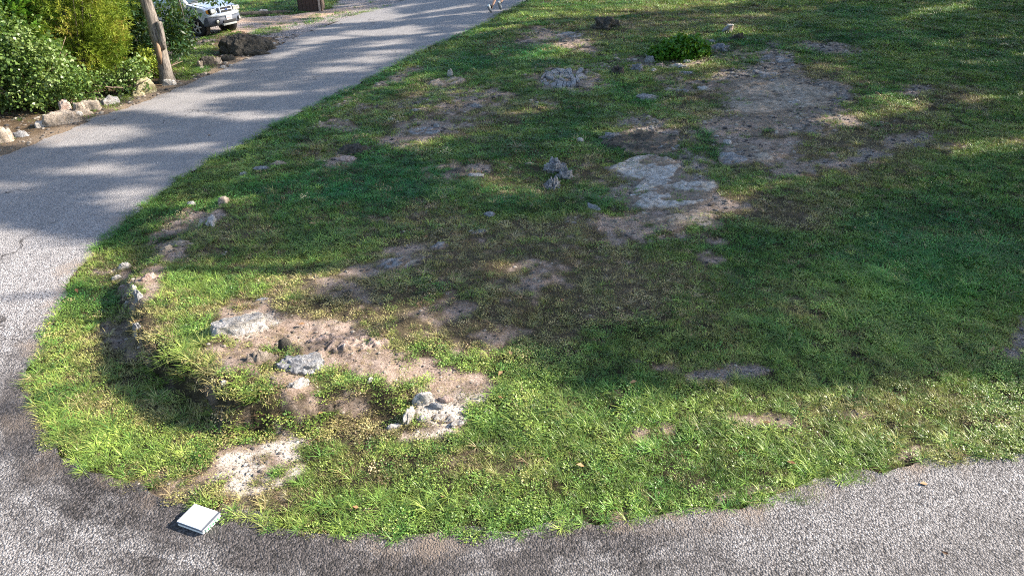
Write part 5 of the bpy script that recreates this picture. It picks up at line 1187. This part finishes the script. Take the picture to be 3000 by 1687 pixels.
# ------------------------------------------------------------------ white case with green clips lying on the tarmac
CASEW = simple("white_lid", (.86, .87, .88), .3, 0, .5, var=.02)
CASEG = simple("grey_rim", (.09, .10, .12), .4, var=.06); CASEL = simple("pale_side", (.66, .68, .68), .4, var=.05)
CLIPG = simple("pale_green_clip", (.50, .80, .55), .35, var=.05); CLIPD = simple("green_catch", (.05, .32, .10), .4)
def build_case():
    z = H(*unproj(580, 1525)[:2])
    def top(u, v): r = ray(u, v); t = (CAM_H - (z + .06)) / -r[2]; return Vector((r[0] * t, r[1] * t, z + .06))
    A, B, C, D = top(572, 1473), top(648, 1500), top(591, 1554), top(513, 1527)
    c = (A + B + C + D) / 4; ex = ((B - A) + (C - D)) / 2; ey = ((A - D) + (B - C)) / 2; w, l = ex.length, ey.length; ang = math.atan2(ex.y, ex.x)
    root = empty("storage_case", (c.x, c.y, z), ang); tag(root, "flat white plastic case with pale green clips, lying on the dark tarmac", "storage case")
    print("CASE", w, l, math.degrees(ang), math.degrees(ey.angle(ex)))
    box("tray", (0, 0, .028), (w * .97, l * .97, .038), CASEL, root, .012, seg=3); box("rim", (0, 0, .0475), (w * 1.0, l * 1.0, .014), CASEG, root, .006, seg=3)
    box("lid", (-w * .04, 0, .058), (w * .88, l * .95, .010), CASEW, root, .005, seg=3)
    for k, dy in enumerate((-.26, .0, .26)):
        cl_ = box("clip", (w * .492, dy * l, .032), (.022, l * .21, .036), CLIPG, root, .006); box("catch", (.012, 0, .004), (.006, .014, .02), CLIPD, cl_, .002)
    for dy in (-.3, .16): box("lid_notch", (-w * .478, dy * l, .062), (.010, .014, .010), CASEG, root, .002)
    for sx in (-1, 1):
        for sy in (-1, 1): box("foot", (sx * w * .40, sy * l * .40, .006), (.03, .03, .012), CASEG, root, .003)
build_case()

# ------------------------------------------------------------------ dark wooden box at the top edge, low berm beside the car
WOODD = simple("dark_brown_wood", (.055, .035, .028), .85, var=.6, scale=7, bump=.8); WOODL = simple("lighter_brown_wood", (.20, .14, .10), .85, var=.5, scale=8, bump=.8); RUST = simple("pale_batten", (.34, .28, .24), .8, var=.3)
def build_box():
    a = unproj(878, 35); b = unproj(938, 28); c = unproj(958, 18)
    root = empty("wooden_planter", a + Vector((.47, .06, 0))); 
    L = .95; ang = math.radians(7); root.rotation_euler = (0, 0, ang)
    tag(root, "big dark brown wooden box with a lighter right side at the gravel's far edge", "wooden box")
    n = 6; H_ = 1.15; dep = 1.0
    for k in range(n): box("front_board", ((k + .5) / n * L - L / 2, 0, H_ / 2 + random.uniform(-.02, .02)), (L / n - .012, .05 + .01 * (k % 2), H_), WOODD, root, .008)
    for k in range(5): box("side_board", (L / 2 + .03, .05 + (k + .5) / 5 * dep, H_ / 2), (.05, dep / 5 - .012, H_ + .01 * (k % 2)), WOODL, root, .008); box("side_board", (-L / 2 - .03, .05 + (k + .5) / 5 * dep, H_ / 2), (.05, dep / 5 - .012, H_), WOODD, root, .008)  # right side boards get the lighter wood, left ones the dark
    box("back_board", (0, dep + .08, H_ / 2), (L, .05, H_), WOODD, root, .008); box("corner_batten", (L / 2 - .05, -.045, H_ / 2), (.09, .03, H_ * .98), RUST, root, .008); box("bottom", (0, dep / 2, .1), (L, dep, .1), WOODD, root, .01)
    box("soil_fill", (0, dep / 2 + .03, H_ - .12), (L - .04, dep - .04, .1), R_DARK, root, .02)
build_box()
def berm():
    A = [unproj(u, v) for u, v in ((705, 46), (740, 46), (780, 44), (820, 41), (860, 37))]; vs, fs = [], []
    tube_data(vs, fs, [q + Vector((0, 0, .02)) for q in A], [.10, .15, .13, .12, .04], 10); o = mesh("edging_berm", vs, fs, R_DARK); tag(o, "low black earth edging between the gravel drive and the grass right of the car", "edging")
    rock(772, 37, 30, 6, R_WHITE, "pale stone lying on the black earth edging right of the car", "stone", .16, 0, 0, .3, 3)
berm()

# ------------------------------------------------------------------ jogger going away up the road
SKIN = simple("skin", (.46, .27, .19), .55, var=.08); SHOEW = simple("shoe_white", (.72, .74, .72), .6, var=.06); SOLE = simple("shoe_sole", (.22, .23, .25), .7); SOCK = simple("black_sock", (.012, .012, .014), .9)
SHIRT = simple("blue_shirt", (.10, .16, .28), .85); SHORTS = simple("black_shorts", (.02, .02, .025), .85); HAIR = simple("brown_hair", (.06, .035, .02), .8)
def skin_mesh(name, joints, edges, radii, mat, parent, sub=2, rootv=0):
    me = bpy.data.meshes.new(name); me.from_pydata(joints, edges, []); o = link(name, me, mat, parent)
    bpy.context.view_layer.objects.active = o
    m = o.modifiers.new("skin", 'SKIN'); m.use_smooth_shade = True; lay = me.skin_vertices[0] if me.skin_vertices else None
    if lay is None:
        o.data.attributes; 
    for i, r in enumerate(radii):
        rr_ = r if hasattr(r, "__len__") else (r, r); me.skin_vertices[0].data[i].radius = rr_; me.skin_vertices[0].data[i].use_root = (i == rootv)
    s_ = o.modifiers.new("sub", 'SUBSURF'); s_.levels = sub; s_.render_levels = sub
    return o
def build_person():
    tip = unproj(1441, 37); root = empty("person", (tip.x, tip.y, tip.z)); 
    tag(root, "person jogging away up the road with bare calves, black ankle socks and white shoes", "person")
    # x right, y heading, z up; left foot pushes off at the origin
    J = [(.10, .34, .93), (.10, .35, 1.12), (.10, .38, 1.32), (.10, .40, 1.46), (.10, .42, 1.54), (.10, .44, 1.66),      # pelvis .. head
         (.01, .33, .88), (.02, .22, .50), (.00, -.02, .135), (.00, .00, .10),                                            # left leg
         (.19, .36, .88), (.21, .52, .55), (.20, .22, .30), (.20, .20, .27),                                              # right leg, swinging
         (-.07, .40, 1.38), (-.13, .22, 1.14), (-.09, .42, .98), (-.08, .48, .95), (.27, .40, 1.38), (.33, .52, 1.14), (.24, .70, 1.20), (.22, .76, 1.23)]
    E = [(0, 1), (1, 2), (2, 3), (3, 4), (4, 5), (0, 6), (6, 7), (7, 8), (8, 9), (0, 10), (10, 11), (11, 12), (12, 13), (2, 14), (14, 15), (15, 16), (16, 17), (2, 18), (18, 19), (19, 20), (20, 21)]
    R = [(.15, .11), (.13, .10), (.15, .11), .055, .06, (.085, .10), .095, .058, .038, .036, .095, .058, .038, .036, .05, .04, .03, (.035, .02), .05, .04, .03, (.035, .02)]
    skin_mesh("body", J, E, R, SKIN, root)
    for s0, (a, b, c) in ((-1, (14, 15, 16)), (1, (18, 19, 20))):   # fingers
        h_ = Vector(J[c + 1])
        for k in range(5):
            d = Vector((s0 * -.01, .055 + .01 * (k in (1, 2)), .012 * (2 - k))) if k < 4 else Vector((-s0 * .04, .03, .02)); q = h_ + Vector((0, .02, .016 * (1.5 - k))) if k < 4 else h_
            tube("finger", [q, q + d * .6, q + d * .9 + Vector((-s0 * .012, -.004, 0))], [.009, .008, .006], SKIN, root, 6)
    skin_mesh("shirt", [(.10, .345, .98), (.10, .355, 1.15), (.10, .385, 1.34), (.10, .40, 1.43), (-.07, .40, 1.38), (-.12, .26, 1.20), (.27, .40, 1.38), (.32, .49, 1.20)], [(0, 1), (1, 2), (2, 3), (2, 4), (4, 5), (2, 6), (6, 7)], [(.165, .125), (.15, .12), (.165, .125), .07, .068, .06, .068, .06], SHIRT, root, 1)
    skin_mesh("shorts", [(.10, .34, .96), (.01, .33, .86), (.015, .27, .64), (.19, .36, .86), (.205, .45, .66)], [(0, 1), (1, 2), (0, 3), (3, 4)], [(.165, .125), .115, .11, .115, .11], SHORTS, root, 1)
    bm = bmesh.new(); bmesh.ops.create_uvsphere(bm, u_segments=16, v_segments=10, radius=.108)
    for v in bm.verts: v.co.z *= 1.12; v.co.y = v.co.y * 1.1 - .012; v.co.z = max(v.co.z, -.05)
    me = bpy.data.meshes.new("hair"); bm.to_mesh(me); bm.free(); h = link("hair", me, HAIR, root, True); h.location = (.10, .415, 1.69)
    for s0 in (-1, 1): e = rock_mesh("ear", .03, .05, .035, .1, 0, 2, 3, SKIN, 0, root); e.location = (.10 + s0 * .098, .445, 1.66); ey_ = rock_mesh("eye", .022, .012, .009, 0, 0, 1, 3, PLATEW, 0, root); ey_.location = (.10 + s0 * .034, .542, 1.675)
    nz = rock_mesh("nose", .03, .05, .025, .1, 0, 2, 5, SKIN, 0, root); nz.location = (.10, .548, 1.645); mo = rock_mesh("mouth", .05, .015, .008, 0, 0, 2, 5, AMBER, 0, root); mo.location = (.10, .535, 1.605)
    def shoe(loc, pitch, yaw, wscale=1.0):
        e = empty("shoe", loc); e.parent = root; e.rotation_euler = (pitch, 0, yaw)
        st = [(-.085, .035, .085), (-.05, .042, .088), (.0, .040, .075), (.06, .046, .055), (.13, .050, .042), (.185, .038, .030), (.205, .015, .018)]
        vs, fs = [], []; vs2, fs2 = [], []
        for (y, w_, h_) in st:
            for k in range(10): a = math.pi * k / 9; vs.append((math.cos(a) * w_, y, .012 + math.sin(a) * h_))
            for (sx, sz) in ((1.08, .016), (1.10, -.008), (.95, -.022), (-.95, -.022), (-1.10, -.008), (-1.08, .016)): vs2.append((sx * w_, y, sz + .01 * max(0, y - .12) / .08))
        for i in range(len(st) - 1):
            for k in range(9): a = i * 10 + k; fs.append((a, a + 1, a + 11, a + 10))
            for k in range(6): a = i * 6 + k; b = i * 6 + (k + 1) % 6; fs2.append((a, b, b + 6, a + 6))
        fs.append(tuple(range(10))); fs.append(tuple(60 + k for k in range(10))); fs2.append(tuple(range(6))); fs2.append(tuple(36 + k for k in range(6)))
        mesh("upper", vs, fs, SHOEW, e, True); mesh("sole", vs2, fs2, SOLE, e)
        return e
    shoe((.0, -.16, .155), -.85, .0); shoe((.20, .15, .25), -1.05, .0)
    tube("sock", [(.0, -.115, .13), (.0, -.06, .17), (.005, -.03, .215)], [.042, .045, .044], SOCK, root, 12); tube("sock", [(.20, .165, .25), (.20, .20, .285), (.20, .235, .32)], [.042, .045, .044], SOCK, root, 12)
    root.rotation_euler = (0, 0, math.radians(-38)); root.scale = (1.15, 1.15, 1.15)
build_person()
